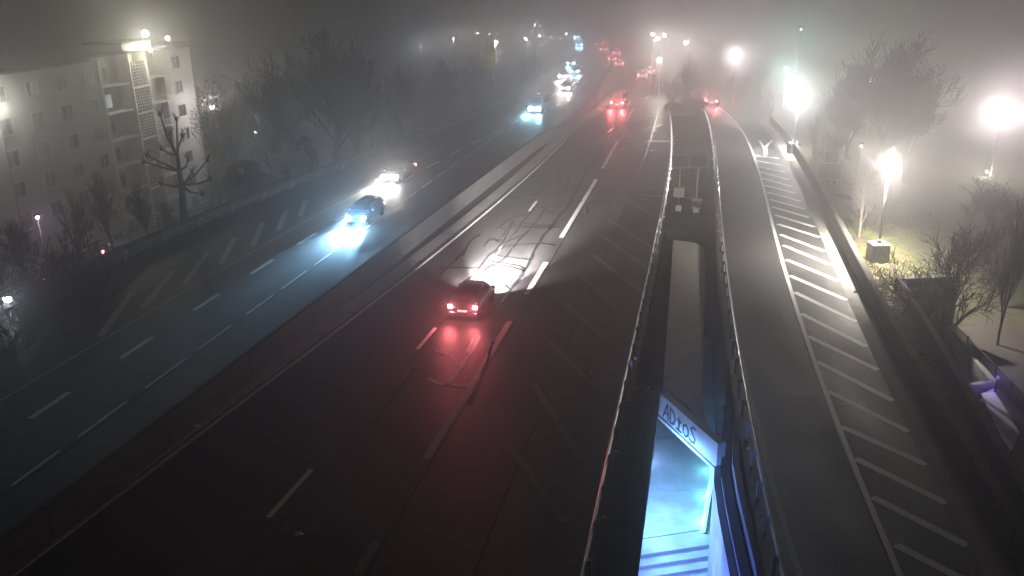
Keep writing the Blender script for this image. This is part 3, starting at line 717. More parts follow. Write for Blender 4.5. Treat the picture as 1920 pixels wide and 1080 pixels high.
# ------------------------------------------------------------------ trees
def gen_tree(seed, H=10, levels=4, trunk=.22, kids=(6,5,5,4), spread=.75, up=.25, first=.3, r_end=.012, lenf=.62, wob=.12):
    rg = random.Random(seed); tk=MB(); cw=MB(); tips=[]
    def rv(): return Vector((rg.uniform(-1,1),rg.uniform(-1,1),rg.uniform(-1,1)))
    def br(p,d,L,r,lev):
        n = 5 if lev==0 else (4 if lev<3 else 3)
        pts=[p]; rr=[r]; dd=d.copy()
        for i in range(n):
            dd = (dd + rv()*wob*(1+lev*.5) + Vector((0,0,up*.25*(1 if lev else .3)))).normalized()
            pts.append(pts[-1]+dd*(L/n)); rr.append(max(r_end*.6, r*(1-.62*(i+1)/n)))
        tgt = tk if lev<=1 else cw
        ns = 7 if lev==0 else (5 if lev==1 else 3)
        for i in range(n): tgt.tube(pts[i],pts[i+1],rr[i],rr[i+1],ns,False)
        if lev>=levels: tips.append(pts[-1]); return
        for k in range(kids[lev]):
            t = first+(1-first)*(k+.6)/kids[lev] if lev==0 else .22+.78*(k+rg.random())/kids[lev]
            t=min(t,.999); i=int(t*n); f=t*n-i; q=pts[i].lerp(pts[i+1],f); rq=rr[i]*(1-f)+rr[i+1]*f
            base=(pts[i+1]-pts[i]).normalized(); a=rg.uniform(0,2*math.pi)+k*2.4
            o1=base.orthogonal().normalized(); o2=base.cross(o1)
            side=o1*math.cos(a)+o2*math.sin(a)
            sp=spread*rg.uniform(.6,1.25)*(1 if lev else (1.15-.5*t))
            nd=(base+side*sp+Vector((0,0,up))).normalized()
            br(q,nd,L*lenf*rg.uniform(.75,1.15)*(1.15-.35*t if lev==0 else 1),max(rq*.62,r_end),lev+1)
    br(Vector((0,0,0)),Vector((rg.uniform(-.06,.06),rg.uniform(-.06,.06),1)),H*.62,trunk,0)
    zmax=max(v[2] for v in cw.v); k=H/zmax
    for mb in (tk,cw): mb.v=[(a*k,b*k,c*k) for a,b,c in mb.v]
    return tk,cw,[t*k for t in tips]
PROTO={}
def proto(key, bark, **kw):
    tk,cw,tips=gen_tree(**kw); PROTO[key]=(tk.mesh('trunk',bark,True),cw.mesh('crown',bark),kw['H'],tips)
proto('oak',BARK,seed=1,H=14,levels=5,trunk=.30,kids=(8,6,5,4,4),spread=.78,up=.22,first=.3,lenf=.66,r_end=.021)
proto('oak2',BARK,seed=12,H=14,levels=5,trunk=.32,kids=(9,7,6,5,4),spread=.72,up=.3,first=.28,r_end=.021)
proto('oak3',BARK,seed=12,H=14,levels=5,trunk=.42,kids=(10,8,6,5,4),spread=.70,up=.34,first=.2,r_end=.027)
proto('tall',BARK,seed=5,H=12,levels=4,trunk=.20,kids=(10,6,6,5),spread=.55,up=.42,first=.2,r_end=.017)
proto('small',BARK,seed=9,H=6,levels=4,trunk=.2,kids=(9,6,5,5),spread=.85,up=.16,first=.15,r_end=.017)
proto('pale',BARK_P,seed=21,H=7,levels=4,trunk=.12,kids=(8,5,5,3),spread=.55,up=.45,first=.12,r_end=.009)
proto('thicket',BARK,seed=33,H=5,levels=4,trunk=.07,kids=(8,6,5,4),spread=.75,up=.42,first=.03,r_end=.015)
def tree(key, base, H, label, rot=0, sx=1.0, name='bare_tree', group='bare winter trees'):
    a,b,h,_=PROTO[key]; r=empty(name, base, rot); tag(r,label,'tree',group); r.scale=(H/h*sx,H/h*sx,H/h)
    inst('trunk',a,r); inst('crown',b,r); return r
def tree_px(key,u,vtop,zc,bz,label,**k):
    t=P(u,vtop,zc); return tree(key,(t.x,t.y,bz if bz is not None else ground_z(t.x,t.y)-.1),t.z-(bz if bz is not None else ground_z(t.x,t.y)),label,**k)
def tree_base(key,u,v,z,H,label,**k): p=G(u,v,z); return tree(key,(p.x,p.y,z-.1),H,label,**k)
N_=None
# left side
tree_px('tall',118,345,55,N_,'bare tree with forked trunk behind the left parapet, above the lower parked car',rot=.5)
tree_px('tall',185,310,60,N_,'bare tree leaning between the two parked cars',rot=2.1,sx=1.2)
tree_px('tall',262,330,66,N_,'thin bare tree directly in front of the latticed stair tower',rot=3.3)
tree_px('small',30,400,52,N_,'small bare tree at the left edge above the thicket',rot=1.0)
tree_px('small',300,375,68,N_,'low bare tree just left of the pollarded tree',rot=4.2)
for i,(u,v,zc,lb) in enumerate([(8,440,46,'leftmost dark thicket shrub at the frame edge'),(45,425,47,'dark thicket shrub right of the leftmost one'),(78,440,50,'dark thicket shrub beside the forked bare tree'),(20,500,43,'low dark shrub in front of the bluish white lamp')]):
    tree_px('thicket',u,v,zc,N_,lb,rot=i*1.3,sx=1.3,name='thicket_shrub',group='left thicket shrubs')
    tree_px('thicket',u+14,v+12,zc+1.5,N_,lb.replace('shrub','shrub, its rear clump'),rot=i*2.3+1,sx=1.4,name='thicket_shrub',group='left thicket shrubs')
tree_px('oak',495,85,86,N_,'bare tree with spreading limbs left of the small hut',rot=.3,sx=.8)
tree_px('oak2',600,45,92,N_,'biggest dark bare tree right behind the small hut',rot=1.9,sx=1.15)
tree_px('oak',655,60,100,N_,'large misty bare tree right of the biggest dark one',rot=3.9,sx=1.0)
tree_px('oak2',540,95,112,N_,'misty bare tree behind the white lamp in the branches',rot=5.0,sx=.8)
tree_px('oak',745,110,130,N_,'faint misty tree beneath the small bluish lamp',rot=2.7,sx=.9)
tree_px('oak2',830,105,150,N_,'faint misty tree under the small white lamp',rot=.9,sx=1.0)
tree_px('tall',880,95,160,N_,'faint tree left of the yellow tree',rot=.2,sx=1.5)
tree_px('oak',455,150,122,N_,'misty bare tree behind the leafy lit tree',rot=4.4,sx=.8)
# pollarded tree
def pollard():
    t0=P(314,212,64); base=Vector((t0.x,t0.y,0)); gz=ground_z(base.x,base.y); H=t0.z-gz
    r=empty('pollarded_tree',(base.x,base.y,gz-.1)); tag(r,'dark pollarded tree with knobbly fists in front of the flats','tree')
    rg=random.Random(4); tk=MB(); kn=MB(); sc=64/FPX
    def px(X,Y): dv=Y-212; return Vector(((X-314-.145*dv)*sc, rg.uniform(-.5,.5), H-dv*sc*1.1))
    top=px(338,335); top.y=0; tk.tube((0,0,0),top,.34,.22,10,False)
    f1=px(331,282); f2=px(334,310); f1.y=f2.y=0
    tk.tube(top,f2,.22,.18,8,False); tk.tube(f2,f1,.18,.14,8,False)
    ends=[(303,210,0),(330,220,0),(345,246,0),(305,268,0),(318,246,0),(274,280,1),(268,291,1),(352,288,1),(387,292,2),(360,312,2),(392,326,2),(300,330,2),(378,352,2)]
    for e,(X,Y,kk) in enumerate(ends):
        q=px(X,Y); s=(f1,f2,top)[kk]
        mid=s.lerp(q,.5)+Vector((rg.uniform(-.15,.15),rg.uniform(-.2,.2),-.15))
        tk.tube(s,mid,.12,.085,6,False); tk.tube(mid,q,.085,.06,6,False)
        kr=rg.uniform(.7,1.1); kn.lathe([(.07*kr,-.2),(.13*kr,-.1),(.17*kr,.03),(.11*kr,.14),(.04,.2)],q,7)
        for _ in range(9): kn.tube(q,q+Vector((rg.uniform(-.4,.4),rg.uniform(-.35,.35),rg.uniform(.1,.6))),.03,.015,3,False)
    tk.build('trunk',BARK,r,True); kn.build('crown',BARK,r)
pollard()
# leaf clouds
def leaf_mesh(name, mt, n, shape, seed, size=.1):
    rg=random.Random(seed); m=MB()
    for _ in range(n):
        p=shape(rg); a=Vector((rg.gauss(0,1),rg.gauss(0,1),rg.gauss(0,1))).normalized(); b=a.orthogonal().normalized()*size*rg.uniform(.6,1.3); c=a.cross(b)*.7
        m.add([p-b,p+c*.6,p+b,p-c*.6],[(0,1,2,3)])
    return m.mesh(name,mt)
def ell(rx,rz,zc,holes=0.0):
    def f(rg):
        while True:
            v=Vector((rg.uniform(-1,1),rg.uniform(-1,1),rg.uniform(-1,1)))
            if v.length<1 and math.sin(v.x*7)+math.sin(v.y*6+1)+math.sin(v.z*8)>-1.0+holes: return Vector((v.x*rx,v.y*rx,zc+v.z*rz))
    return f
lt=tree_px('tall',408,150,97,N_,'half leafy tree speckled bright by the street lamp inside it',rot=1.2,name='leafy_tree',group='leafy trees')
inst('foliage',leaf_mesh('foliage',LEAF_B,5200,ell(2.9,5.2,7.6,.5),2,.12),lt)
p=P(412,375,78); gz=ground_z(p.x,p.y); r=empty('ivy_bush',(p.x,p.y,gz)); tag(r,'pale speckled ivy covered bush left of the dark evergreen','bush')
h=P(412,300,78).z-gz
inst('foliage',leaf_mesh('foliage',LEAF_B,2600,ell(1.7,h*.5,h*.5,.6),6,.1),r); MB().tube((0,0,0),(0,0,h*.7),.12,.05,6).build('stem',BARK,r)
for (u,v,zc,rx,lb,s) in [(458,300,80,2.3,'dark evergreen bush beside the pale ivy bush',7),(492,330,78,1.8,'lower dark evergreen bush against the left parapet',8),(570,255,88,1.2,'ivy clad column of dark leaves beside the small hut',9)]:
    p=P(u,v,zc); gz=ground_z(p.x,p.y); r=empty('evergreen_bush',(p.x,p.y,gz)); tag(r,lb,'bush'); h=p.z-gz
    inst('foliage',leaf_mesh('foliage',LEAF_D,5200,ell(rx,h*.52,h*.48,.3),s,.16),r); MB().tube((0,0,0),(0,0,h*.8),.16,.05,6).build('stem',BARK,r)
p=P(920,122,150); r=empty('yellow_tree',(p.x,p.y,p.z-4)); tag(r,'narrow yellow leafed tree lit by the lamp beside it','tree')
inst('foliage',leaf_mesh('foliage',LEAF_Y,2200,ell(.95,3.4,6.0,.4),14,.16),r); MB().tube((0,0,0),(0,0,7),.15,.05,6).build('trunk',BARK,r)
# right side
tree_base('oak3',1640,345,-1.6,13.8,'big dark bare tree behind the sign at right',rot=.8,sx=1.1)
tree_base('oak3',1695,355,-2.5,11.5,'second big bare tree merging with the first, further right',rot=3.1,sx=.95)
tree_base('oak3',1585,315,-1.0,11.0,'bare tree on the left flank of the big dark crown',rot=5.1,sx=.85)
tree_px('pale',1630,285,57,-.4,'pale barked multi stemmed tree lit by the near right lamp',rot=.4,sx=1.15,name='pale_tree')
tree_px('pale',1660,330,60,-1.2,'slimmer pale barked tree just behind the near right lamp pole',rot=2.4,sx=1.1,name='pale_tree')
tree_base('tall',1522,308,-.3,6.0,'slim twin trunked young tree right of the far concrete block',rot=.2,sx=.6)
tree_base('tall',1528,312,-.3,5.2,'thinner companion of the slim young tree by the ramp wall',rot=2.2,sx=.6)
tree_base('small',1565,350,-.4,5.0,'small tree behind the dark rectangular sign',rot=1.2,sx=.8)
p=G(1762,650,-2.2); tree('small',(p.x,p.y,-3.1),8.0,'dark spreading tree standing over the sunken stair pit',rot=2.0,sx=.85)
for i,(u,v,zc,sx,lb) in enumerate([(1830,345,70,1.5,'dense dark thicket below the tiny lamp'),(1880,320,66,1.6,'tallest dark thicket at the right frame edge'),(1925,330,60,1.5,'dark thicket cut by the right frame edge'),(1860,400,57,1.4,'dark thicket lower down near the right edge'),(1905,440,52,1.4,'dark thicket overhanging the lower path'),(1800,430,62,1.2,'thin thicket behind the spreading tree'),(1745,395,66,1.1,'pale misty scrub right of the near lamp'),(1700,380,68,1.2,'misty scrub behind the near lamp')]):
    tree_px('thicket',u,v,zc,N_,lb,rot=i*1.7,sx=sx,name='thicket_shrub',group='right thicket shrubs')
p=P(1912,420,46); tree('tall',(p.x,p.y,-3.1),p.z+5,'tall dark trunk rising at the right frame edge',rot=.4,sx=.7)
for i,(u,v,H,key,sx,lb) in enumerate([(1288,212,6.0,'small',1.0,'dark bush at the tip of the gore'),(1262,204,4.6,'thicket',1.3,'lower dark bush left in the gore clump'),(1312,205,4.4,'thicket',1.3,'dark bush right in the gore clump'),(1292,195,7.5,'tall',.9,'upright bare bush rising behind the gore clump'),(1400,178,3.6,'thicket',1.5,'bright misty scrub right of the ramp tail lights'),(1430,190,4.2,'thicket',1.4,'misty scrub above the ramp head'),(1355,165,4.5,'thicket',1.6,'misty scrub at the foot of the pinkish lamp')]):
    tree_base(key,u,v,0,H,lb,rot=i*1.1,sx=sx,name='gore_bush',group='bushes of the gore')
r=COL.objects.get('gore_bush')
for (u,v,rx,h,lb,s) in [(1282,216,2.0,1.3,'dark evergreen scrub at the foot of the gore clump',31),(1262,208,1.3,1.0,'small evergreen scrub left of the gore clump',32),(1307,206,1.5,1.4,'rear evergreen scrub of the gore clump',33)]:
    p=G(u,v,0); r=empty('evergreen_bush',(p.x,p.y,0)); tag(r,lb,'bush')
    inst('foliage',leaf_mesh('foliage',LEAF_D,3800,ell(rx,h*.55,h*.5,.2),s,.15),r)

# ------------------------------------------------------------------ grass on the lit verge and in the island
rg=random.Random(11); m=MB(); ml=MB()
def blade(x,y,z,h):
    a=rg.uniform(0,6.28); w_=.03; dx,dy=math.cos(a)*w_,math.sin(a)*w_; lx,ly=rg.uniform(-.1,.1),rg.uniform(-.1,.1)
    m.add([(x-dx,y-dy,z),(x+dx,y+dy,z),(x+lx,y+ly,z+h)],[(0,1,2)])
k=0
while k<34000:
    y=rg.uniform(38,75); x=L_WR(y)+.45+abs(rg.gauss(0,2.3))
    if y<46.5 and x>PIT_L(y)-.3: continue
    if math.sin(x*2.1+y)+math.sin(y*1.3-x)<-1.1+rg.random()*.6: k+=1; continue
    blade(x,y,ground_z(x,y)-.02,rg.uniform(.06,.2)); k+=1
for _ in range(2500):
    y=rg.uniform(57,90); x=L_GR(y)+.5+rg.uniform(0,1)*(L_GR2(y)-L_GR(y)-.8); blade(x,y,-.03,rg.uniform(.03,.11))
m.build('grass', BLADE, kind='stuff')
for _ in range(5000):
    y=rg.uniform(24,62); x=L_WR(y)+.45+abs(rg.gauss(0,1.8))
    if y<46.5 and x>PIT_L(y)-.2: continue
    z=ground_z(x,y)+.03; a=rg.uniform(0,6.28); s=rg.uniform(.04,.1); dx,dy=math.cos(a)*s,math.sin(a)*s
    ml.add([(x-dx,y-dy,z),(x+dy,y-dx,z+s*.4),(x+dx,y+dy,z),(x-dy,y+dx,z+s*.3)],[(0,1,2,3)])
for _ in range(2500):
    y=rg.uniform(34,57); x=L_GR(y)+.5+rg.uniform(0,1)*1.4; z=-.47; a=rg.uniform(0,6.28); s=rg.uniform(.04,.12); dx,dy=math.cos(a)*s,math.sin(a)*s
    ml.add([(x-dx,y-dy,z),(x+dy,y-dx,z+s*.5),(x+dx,y+dy,z),(x-dy,y+dx,z+s*.3)],[(0,1,2,3)])
ml.build('fallen_leaves', LITTER, kind='stuff')

# ------------------------------------------------------------------ sunken stair pit and railings at right
sp_=empty('stair_pit_wall',(0,0,0)); tag(sp_,'low concrete walls round the sunken stair pit beside the ramp','wall')
py=yr(18,45.3,3)
MB().sweep([Vector((PIT_L(y),y,0)) for y in py],[(-.15,-6.3),(.15,-6.3),(.15,.75),(-.15,.75)]).build('side_wall',CONC_D,sp_)
MB().sweep([Vector((PIT_L(45.3)-.15,45.45,0)),Vector((PIT_R(45.3)+.1,45.7,0))],[(-.15,-6.3),(.15,-6.3),(.15,.75),(-.15,.75)]).build('end_wall',CONC_D,sp_)
MB().sweep([Vector((PIT_R(y)+.1,y,0)) for y in sorted(py+[38.6,39.2])],[(-.15,-6.3),(.15,-6.3),(.15,-2.6),(-.15,-2.6)]).build('outer_wall',CONC,sp_)
MB().sweep([Vector((PIT_L(y)+.6,y,0)) for y in yr(36,45,3)],[(-.03,.9-2.5),(.03,.9-2.5),(.03,.95-2.5),(-.03,.95-2.5)]).build('handrail',STEEL,sp_)
bal_me=MB().tube((0,0,.08),(0,0,1.03),.02,n=5).mesh('baluster',BLACKM); bp_me=MB().box(-.03,.03,-.03,.03,-.1,1.12).mesh('post',BLACKM)
def railing(p0,p1,label,z):
    r=empty('railing',(p0.x,p0.y,z)); tag(r,label,'railing'); d=Vector((p1.x-p0.x,p1.y-p0.y,0)); L=d.length; d/=L
    for h in (.08,1.03): MB().tube((0,0,h),d*L+Vector((0,0,h)),.022,n=6).build('rail',BLACKM,r)
    s=0; k=0
    while s<=L:
        if k%14==0: inst('post',bp_me,r,d*s)
        else: inst('baluster',bal_me,r,d*s)
        s+=.13; k+=1
railing(G(1765,618,-3),G(1985,850,-3),'long black bar railing above the path at right',-3)
q0,q1=Vector((PIT_R(38.4)+.1,38.4,0)),Vector((PIT_R(27)+.1,27,0))
railing(q0,q1,'lower black bar railing over the violet lit opening',-3)
# lower path, violet lit patch
slab('lower_path',[(G(1775,600,-2.9).x,G(1775,600,-2.9).y),(G(1845,730,-2.9).x,G(1845,730,-2.9).y),(G(2000,1000,-2.9).x,G(2000,1000,-2.9).y),(G(2100,900,-2.9).x,G(2100,900,-2.9).y),(G(1900,600,-2.9).x,G(1900,600,-2.9).y),(G(1830,540,-2.9).x,G(1830,540,-2.9).y)],-3.2,-2.92,mat('brown_path',(.028,.024,.02),(.055,.046,.038),2.0,.9,.4))
o=empty('added_violet_lamp',(23.95,38.5,-2.95)); tag(o,'added violet lamp on a post at the corner of the lower path','lamp')  # invented post lamp, added to cast the violet light here
MB().tube((0,0,0),(0,0,.75),.05,n=8).build('post',BLACKM,o); MB().lathe([(.06,.75),(.08,.78),(.08,.9),(.05,.93)],(0,0,0),12).build('lamp_head',emis('violet_glass',(.35,.25,1),.8),o)

bulb_light('lamp_and_fill_glow',(0,0,.84),170,(.3,.22,1),.12,o)
pl=[G(1840,738,-2.88),G(1862,728,-2.88),G(1912,812,-2.88),G(1893,850,-2.88)]
slab('light_pool_slab',[(p.x,p.y) for p in pl],-2.918,-2.88,CONC_L)  # pale slab laid in the shape of the violet pool of light
# small drain cover, its brightness an emissive panel under the bars
gt=G(1808,753,-3.0); r=empty('drain_grating',(gt.x,gt.y,-2.98),.5); tag(r,'small bright round grating in the dark by the lower path','grating')
MB().lathe([(.42,0),(.42,.03),(.36,.04)],(0,0,0),16).build('rim',STEEL_D,r)
MB().lathe([(.36,.01),(.35,.012)],(0,0,.03),16).build('glow_panel',emis('grating_glow',(1,1,.95),.7),r)
for k in range(-4,5): MB().box(k*.08-.02,k*.08+.02,-math.sqrt(max(.001,.35**2-(k*.08)**2)),math.sqrt(max(.001,.35**2-(k*.08)**2)),.05,.07).build('bar',BLACKM,r)
# litter on the roads
for (u,v,lb,c) in [(367,800,'small pale scrap lying beside the dark median',CONC_L),(560,1002,'small pale scrap lying on the right carriageway near the bottom',CONC_L),(1604,548,'white plastic scrap by the foot of the ramp wall',CONC_L),(1111,699,'tiny white fleck on the dark right carriageway',CONC_L)]:
    p=G(u,v,.02); s=.16
    o=MB().add([(-s,-s*.4,0),(s*.9,-s*.5,.03),(s,s*.3,.0),(-s*.7,s*.5,.05),(0,0,.12)],[(0,1,4),(1,2,4),(2,3,4),(3,0,4),(3,2,1,0)]).build('litter_scrap',PAINT,None,loc=p); tag(o,lb,'litter')

# ------------------------------------------------------------------ cars
def loft(m, secs):
    n=len(secs[0]); o=len(m.v)
    for s in secs: m.v += [tuple(p) for p in s]
    for i in range(len(secs)-1):
        for j in range(n-1): m.f.append((o+i*n+j,o+i*n+j+1,o+(i+1)*n+j+1,o+(i+1)*n+j))
    m.f.append(tuple(o+j for j in range(n-1,-1,-1))); m.f.append(tuple(o+(len(secs)-1)*n+j for j in range(n)))
def car_proto(kind='hatch', paint=None):
    """faces +y, origin on the ground at centre"""
    if kind=='van': L,W,H=4.9,1.95,2.1; hood=1.15; belt=1.15; cab=[(-2.40,.0),(-2.32,1),(1.0,1),(1.75,0.0)]
    elif kind=='sedan': L,W,H=4.5,1.78,1.43; hood=.88; belt=.92; cab=[(-1.75,0),(-1.0,1),(.45,1),(1.15,0)]
    else: L,W,H=4.0,1.74,1.48; hood=.90; belt=.94; cab=[(-1.95,0),(-1.62,1),(.45,1),(1.15,0)]
    h=W/2
    root=empty('car',(0,0,0))
    m=MB(); secs=[]
    prof = [(-L/2,.55,.72,.90),(-L/2+.06,.32,belt*.96,.95),(-L/2+.5,.24,belt,1),(-L/4,.22,belt,1),(0,.22,belt,1),(L/4,.22,belt,1),(L/2-.95,.22,hood+.02,1),(L/2-.4,.24,hood-.10,.97),(L/2-.07,.3,hood-.26,.9),(L/2,.42,hood-.36,.82)]
    for y,z0,z1,k in prof:
        hh=h*k; zm=z0+(z1-z0)*.55
        secs.append([(-hh*.9,y,z0),(-hh,y,z0+.12),(-hh,y,zm),(-hh*.95,y,z1-.04),(-hh*.84,y,z1),(0,y,z1+.03),(hh*.84,y,z1),(hh*.95,y,z1-.04),(hh,y,zm),(hh,y,z0+.12),(hh*.9,y,z0)])
    loft(m,secs); m.build('body',paint,root,True)
    rz=H; m=MB(); secs=[]
    for (y,t) in [(cab[0][0],0),(cab[1][0],1),((cab[1][0]+cab[2][0])/2,1.03),(cab[2][0],1),(cab[3][0],0)]:
        z=belt-.02+(rz-belt)*t; wt=h*(.90-.17*min(1,t)); wb=h*.9
        secs.append([(-wb,y,belt-.03),(-wb+.02-(0)*t,y,belt),(-wt,y,max(belt+.005,z-.07)),(-wt*.85,y,max(belt+.01,z)),(0,y,max(belt+.012,z+.02)),(wt*.85,y,max(belt+.01,z)),(wt,y,max(belt+.005,z-.07)),(wb-.02,y,belt),(wb,y,belt-.03)])
    loft(m,secs); m.build('roof',paint,root,True)
    # glass
    def gl_quad(y0,y1,k0,k1,off):
        z=lambda t: belt-.02+(rz-belt)*t
        t0,t1=.1,.88
        ya=y0+(y1-y0)*t0; yb=y0+(y1-y0)*t1; wa=h*(.9-.17*t0)*.88; wb_=h*(.9-.17*t1)*.84
        return [(-wa,ya+off,z(t0)+.02),(wa,ya+off,z(t0)+.02),(wb_,yb+off,z(t1)+.025),(-wb_,yb+off,z(t1)+.025)]
    q=gl_quad(cab[3][0],cab[2][0],0,1,.03); MB().quad(*q).build('windscreen',GLASS_D,root)
    q=gl_quad(cab[0][0],cab[1][0],0,1,-.03); MB().quad(q[1],q[0],q[3],q[2]).build('rear_window',GLASS_D,root)
    for sx in (-1,1):
        for (ya,yb) in ((cab[1][0]+.1,-.25),(-.18,cab[2][0]+.1)):
            zt=rz-.12; zb=belt+.05; xb=sx*(h*.9-.005); xt=sx*(h*.73+.02)
            MB().quad((xb,ya-.08 if ya<-.2 else ya,zb),(xb,yb+(.2 if yb>.2 else 0),zb),(xt,yb,zt),(xt,ya,zt)).build('side_window',GLASS_D,root)
        MB().bbox(sx*h-.02 if sx>0 else -h-.18,sx*h+.18 if sx>0 else -h+.02,.85,.95,belt,belt+.13,.02).build('mirror',paint,root)
    ty=MB().lathe([(.2,-.1),(.3,-.1),(.33,-.06),(.33,.06),(.3,.1),(.2,.1)],(0,0,0),18,'x').mesh('wheel',RUBBER,True)
    rm=MB().lathe([(.05,-.104),(.2,-.09),(.21,.0),(.2,.09),(.05,.104)],(0,0,0),14,'x').mesh('rim',STEEL)
    for sx in (-1,1):
        for y in (-L/2+.78,L/2-.82):
            w_=inst('wheel',ty,root,(sx*(h-.09),y,.33)); inst('rim',rm,w_,(0,0,0))
    MB().bbox(-h*.92,h*.92,-L/2-.07,-L/2+.05,.32,.52,.03).build('rear_bumper',paint,root)
    MB().bbox(-h*.88,h*.88,L/2-.05,L/2+.06,.28,.46,.03).build('front_bumper',paint,root)
    return root,L,W,hood,belt
HEADC=emis('headlamp_glass_cool',(.7,.95,1),14); HEADW=emis('headlamp_glass_warm',(1,.92,.85),14); TAILC=emis('tail_lamp_glass',(1,.22,.25),26,(.4,.02,.02)); PLATE=emis('lit_number_plate',(1,.9,.85),.8)
def add_lights(root,L,W,hood,mode,kf,kb,col,kc=1.0,pit=.40,sz=50,kfar=0):
    """mode: lamps; kf forward beam power, kc glare power, kb tail power"""
    h=W/2
    for sx in (-1,1):
        MB().bbox(sx*h*.72-.16,sx*h*.72+.16,L/2-.14,L/2+.03,.58,.74,.03).build('headlight',HEADC if col[0]<.8 else HEADW,root)
        MB().bbox(sx*h*.78-.13,sx*h*.78+.13,-L/2-.05,-L/2+.06,.70,.92,.03).build('tail_light',TAILC,root)
        if kf:
            spot('headlight_beam',(sx*h*.72,L/2+.1,.66),(0,1,-pit),kf,col,sz,1.0,.06,root)
        if kfar: spot('headlight_beam',(sx*h*.72,L/2+.12,.7),(0,1,-.035),kfar,col,46,1.0,.06,root)
        if kc: bulb_light('headlight_glare',(sx*h*.72,L/2+.2,.72),kc,col,.1,root)
        if kb: spot('tail_glow',(sx*h*.78,-L/2-.15,.86),(0,-1,-.30),kb*.36,(1,.15,.17),86,1.0,.08,root); bulb_light('tail_halo',(sx*h*.78,-L/2-.25,.86),kb*.34,(1,.2,.22),.1,root)
    MB().box(-.26,.26,-L/2-.085,-L/2-.072,.55,.66).build('number_plate',PLATE if kb else PAINT,root)
    if kb: MB().box(-.17,.17,-L/2+.30,-L/2+.33,L and 1.36,1.40).build('brake_light',TAILC,root)
def dark_paint(n,c): return mat(n,c,rough=.25,coat=.6)
P_BLK=dark_paint('black_car_paint',(.03,.03,.035)); P_GRY=dark_paint('grey_car_paint',(.14,.14,.15)); P_WHT=dark_paint('white_car_paint',(.6,.6,.6)); P_RED=dark_paint('dark_red_car_paint',(.14,.02,.02)); P_BLU=dark_paint('blue_car_paint',(.04,.07,.14))
def make_car(kind,paint,loc,rz,label,group,kf=0,kb=0,col=(.5,.9,1),kc=0,cat='car',**kw):
    root,L,W,hood,belt=car_proto(kind,paint); tag(root,label,cat,group); root.location=loc; root.rotation_euler=(0,0,rz)
    if kind=='van': root.name='van'
    add_lights(root,L,W,hood,'',kf,kb,col,kc,**kw); return root
CY=(.32,.66,1.0); WH=(1,.93,.86); XC=(.35,.78,1)
AWAY='traffic heading away'; TOW='traffic coming towards the camera'
# near car, heading away on the right carriageway
mid=lambda f,g: (lambda y: (f(y)+g(y))/2)
lane_r=mid(L_A2,L_A)
p=G(868,603); yy=p.y+2.0; hx=heading(L_A,yy)
cx=p.x+math.sin(-hx)*2.0
make_car('hatch',P_BLK,(cx,yy,0),hx,'black hatchback with glowing red tail lights, nearest the camera',AWAY,kf=24000,kb=720,col=(1,.94,.9),kc=0,pit=.10,sz=112,kfar=480000)
far=mid(L_A2,L_A); 
def away(u,v,label,kb=400,kf=0,kind='sedan',paint=P_GRY,f=L_A,kc=0):
    p=G(u,v); make_car(kind,paint,(p.x,p.y+2,0),heading(f,p.y+2),label,AWAY,kf=kf,kb=kb,kc=kc,col=(1,.9,.85),pit=.14,sz=80)
away(1166,203,'red lit van braking in the mist on the right carriageway',2600,9000,'van',P_RED)
away(1208,148,'car with red tail lights passing the gore bush',260,4000)
away(1222,141,'car just ahead of the one passing the gore bush',260)
away(1342,201,'car with bright red tail lights at the head of the ramp',1900,9000,'hatch',P_BLK,L_R2)
for i,(u,v,lb) in enumerate([(1163,126,'nearest of the distant red tail lights right of centre'),(1150,117,'distant car with red lights in the middle of the far queue'),(1158,105,'distant car in the right lane of the far queue'),(1133,98,'distant red lit car further along, before the furthest pair'),(1125,88,'furthest red lit car on the left'),(1136,84,'furthest red lit car on the right')]):
    away(u,v,lb,500)
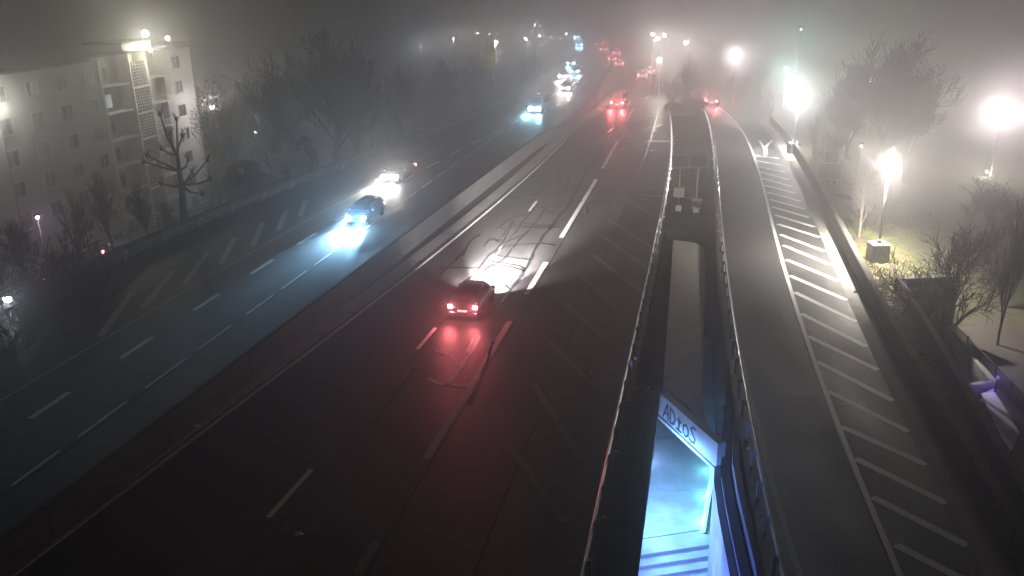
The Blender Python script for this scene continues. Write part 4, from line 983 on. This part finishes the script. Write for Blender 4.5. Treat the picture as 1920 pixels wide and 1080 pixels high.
def toward(u,v,label,kf,kc,col,kind='sedan',paint=P_GRY,f=L_THIN):
    p=G(u,v); make_car(kind,paint,(p.x+math.sin(-heading(f,p.y))*2,p.y+2,0),heading(f,p.y)+math.pi,label,TOW,kf=kf,kc=kc,kb=0,col=col)
toward(668,424,'car with dazzling blue white headlights on the left carriageway',100000,1000,CY,'hatch',P_BLU)
toward(733,343,'car with warm white headlights behind the blue lit one',30000,800,WH,'sedan',P_GRY,L_THICK)
toward(1004,212,'blue lit van in the middle of the left carriageway in the mist',20000,900,XC,'van',P_WHT)
for i,(u,v,kc,col,lb) in enumerate([(1060,172,2600,WH,'white lit car below the far bend'),(1056,150,2200,WH,'white lit car just behind, left lane before the bend'),(1078,140,1800,XC,'bluish lit car nearest the median before the bend'),(1070,124,1800,XC,'bluish lit car in the bend'),(1086,88,1500,CY,'tiny cyan lit car high in the far mist'),(1082,72,1500,XC,'last bluish headlights before the road vanishes')]):
    toward(u,v,lb,4000,kc*.32,col)
# parked cars on the low ground at left
for (u,v,zc,lb,pt) in [(140,532,62,'pale parked car glimpsed over the left parapet, lower one',P_WHT),(250,480,68,'white parked car glimpsed behind the left parapet, upper one',P_WHT)]:
    q=P(u,v,zc); root,L,W,hd_,bl=car_proto('hatch',pt); tag(root,lb,'parked car','cars parked at left'); root.location=(q.x,q.y,ground_z(q.x,q.y)+.1); root.rotation_euler=(0,0,-.9)
    add_lights(root,L,W,hd_,'',0,0,WH,0)

# ------------------------------------------------------------------ fog
fog = MB().box(-440,440,-6,1010,-14,19.5).build('haze', None, kind='stuff')
fm = bpy.data.materials.new('night_fog'); fm.use_nodes=True; nt=fm.node_tree; nt.nodes.clear()
out=nt.nodes.new('ShaderNodeOutputMaterial'); pv=nt.nodes.new('ShaderNodeVolumePrincipled')
pv.inputs['Color'].default_value=(.96,.96,.97,1); pv.inputs['Density'].default_value=.0085; pv.inputs['Anisotropy'].default_value=.80
pv.inputs['Density Attribute'].default_value=''
nt.links.new(pv.outputs[0], out.inputs['Volume']); fm.cycles.homogeneous_volume=True
fog.data.materials.append(fm)
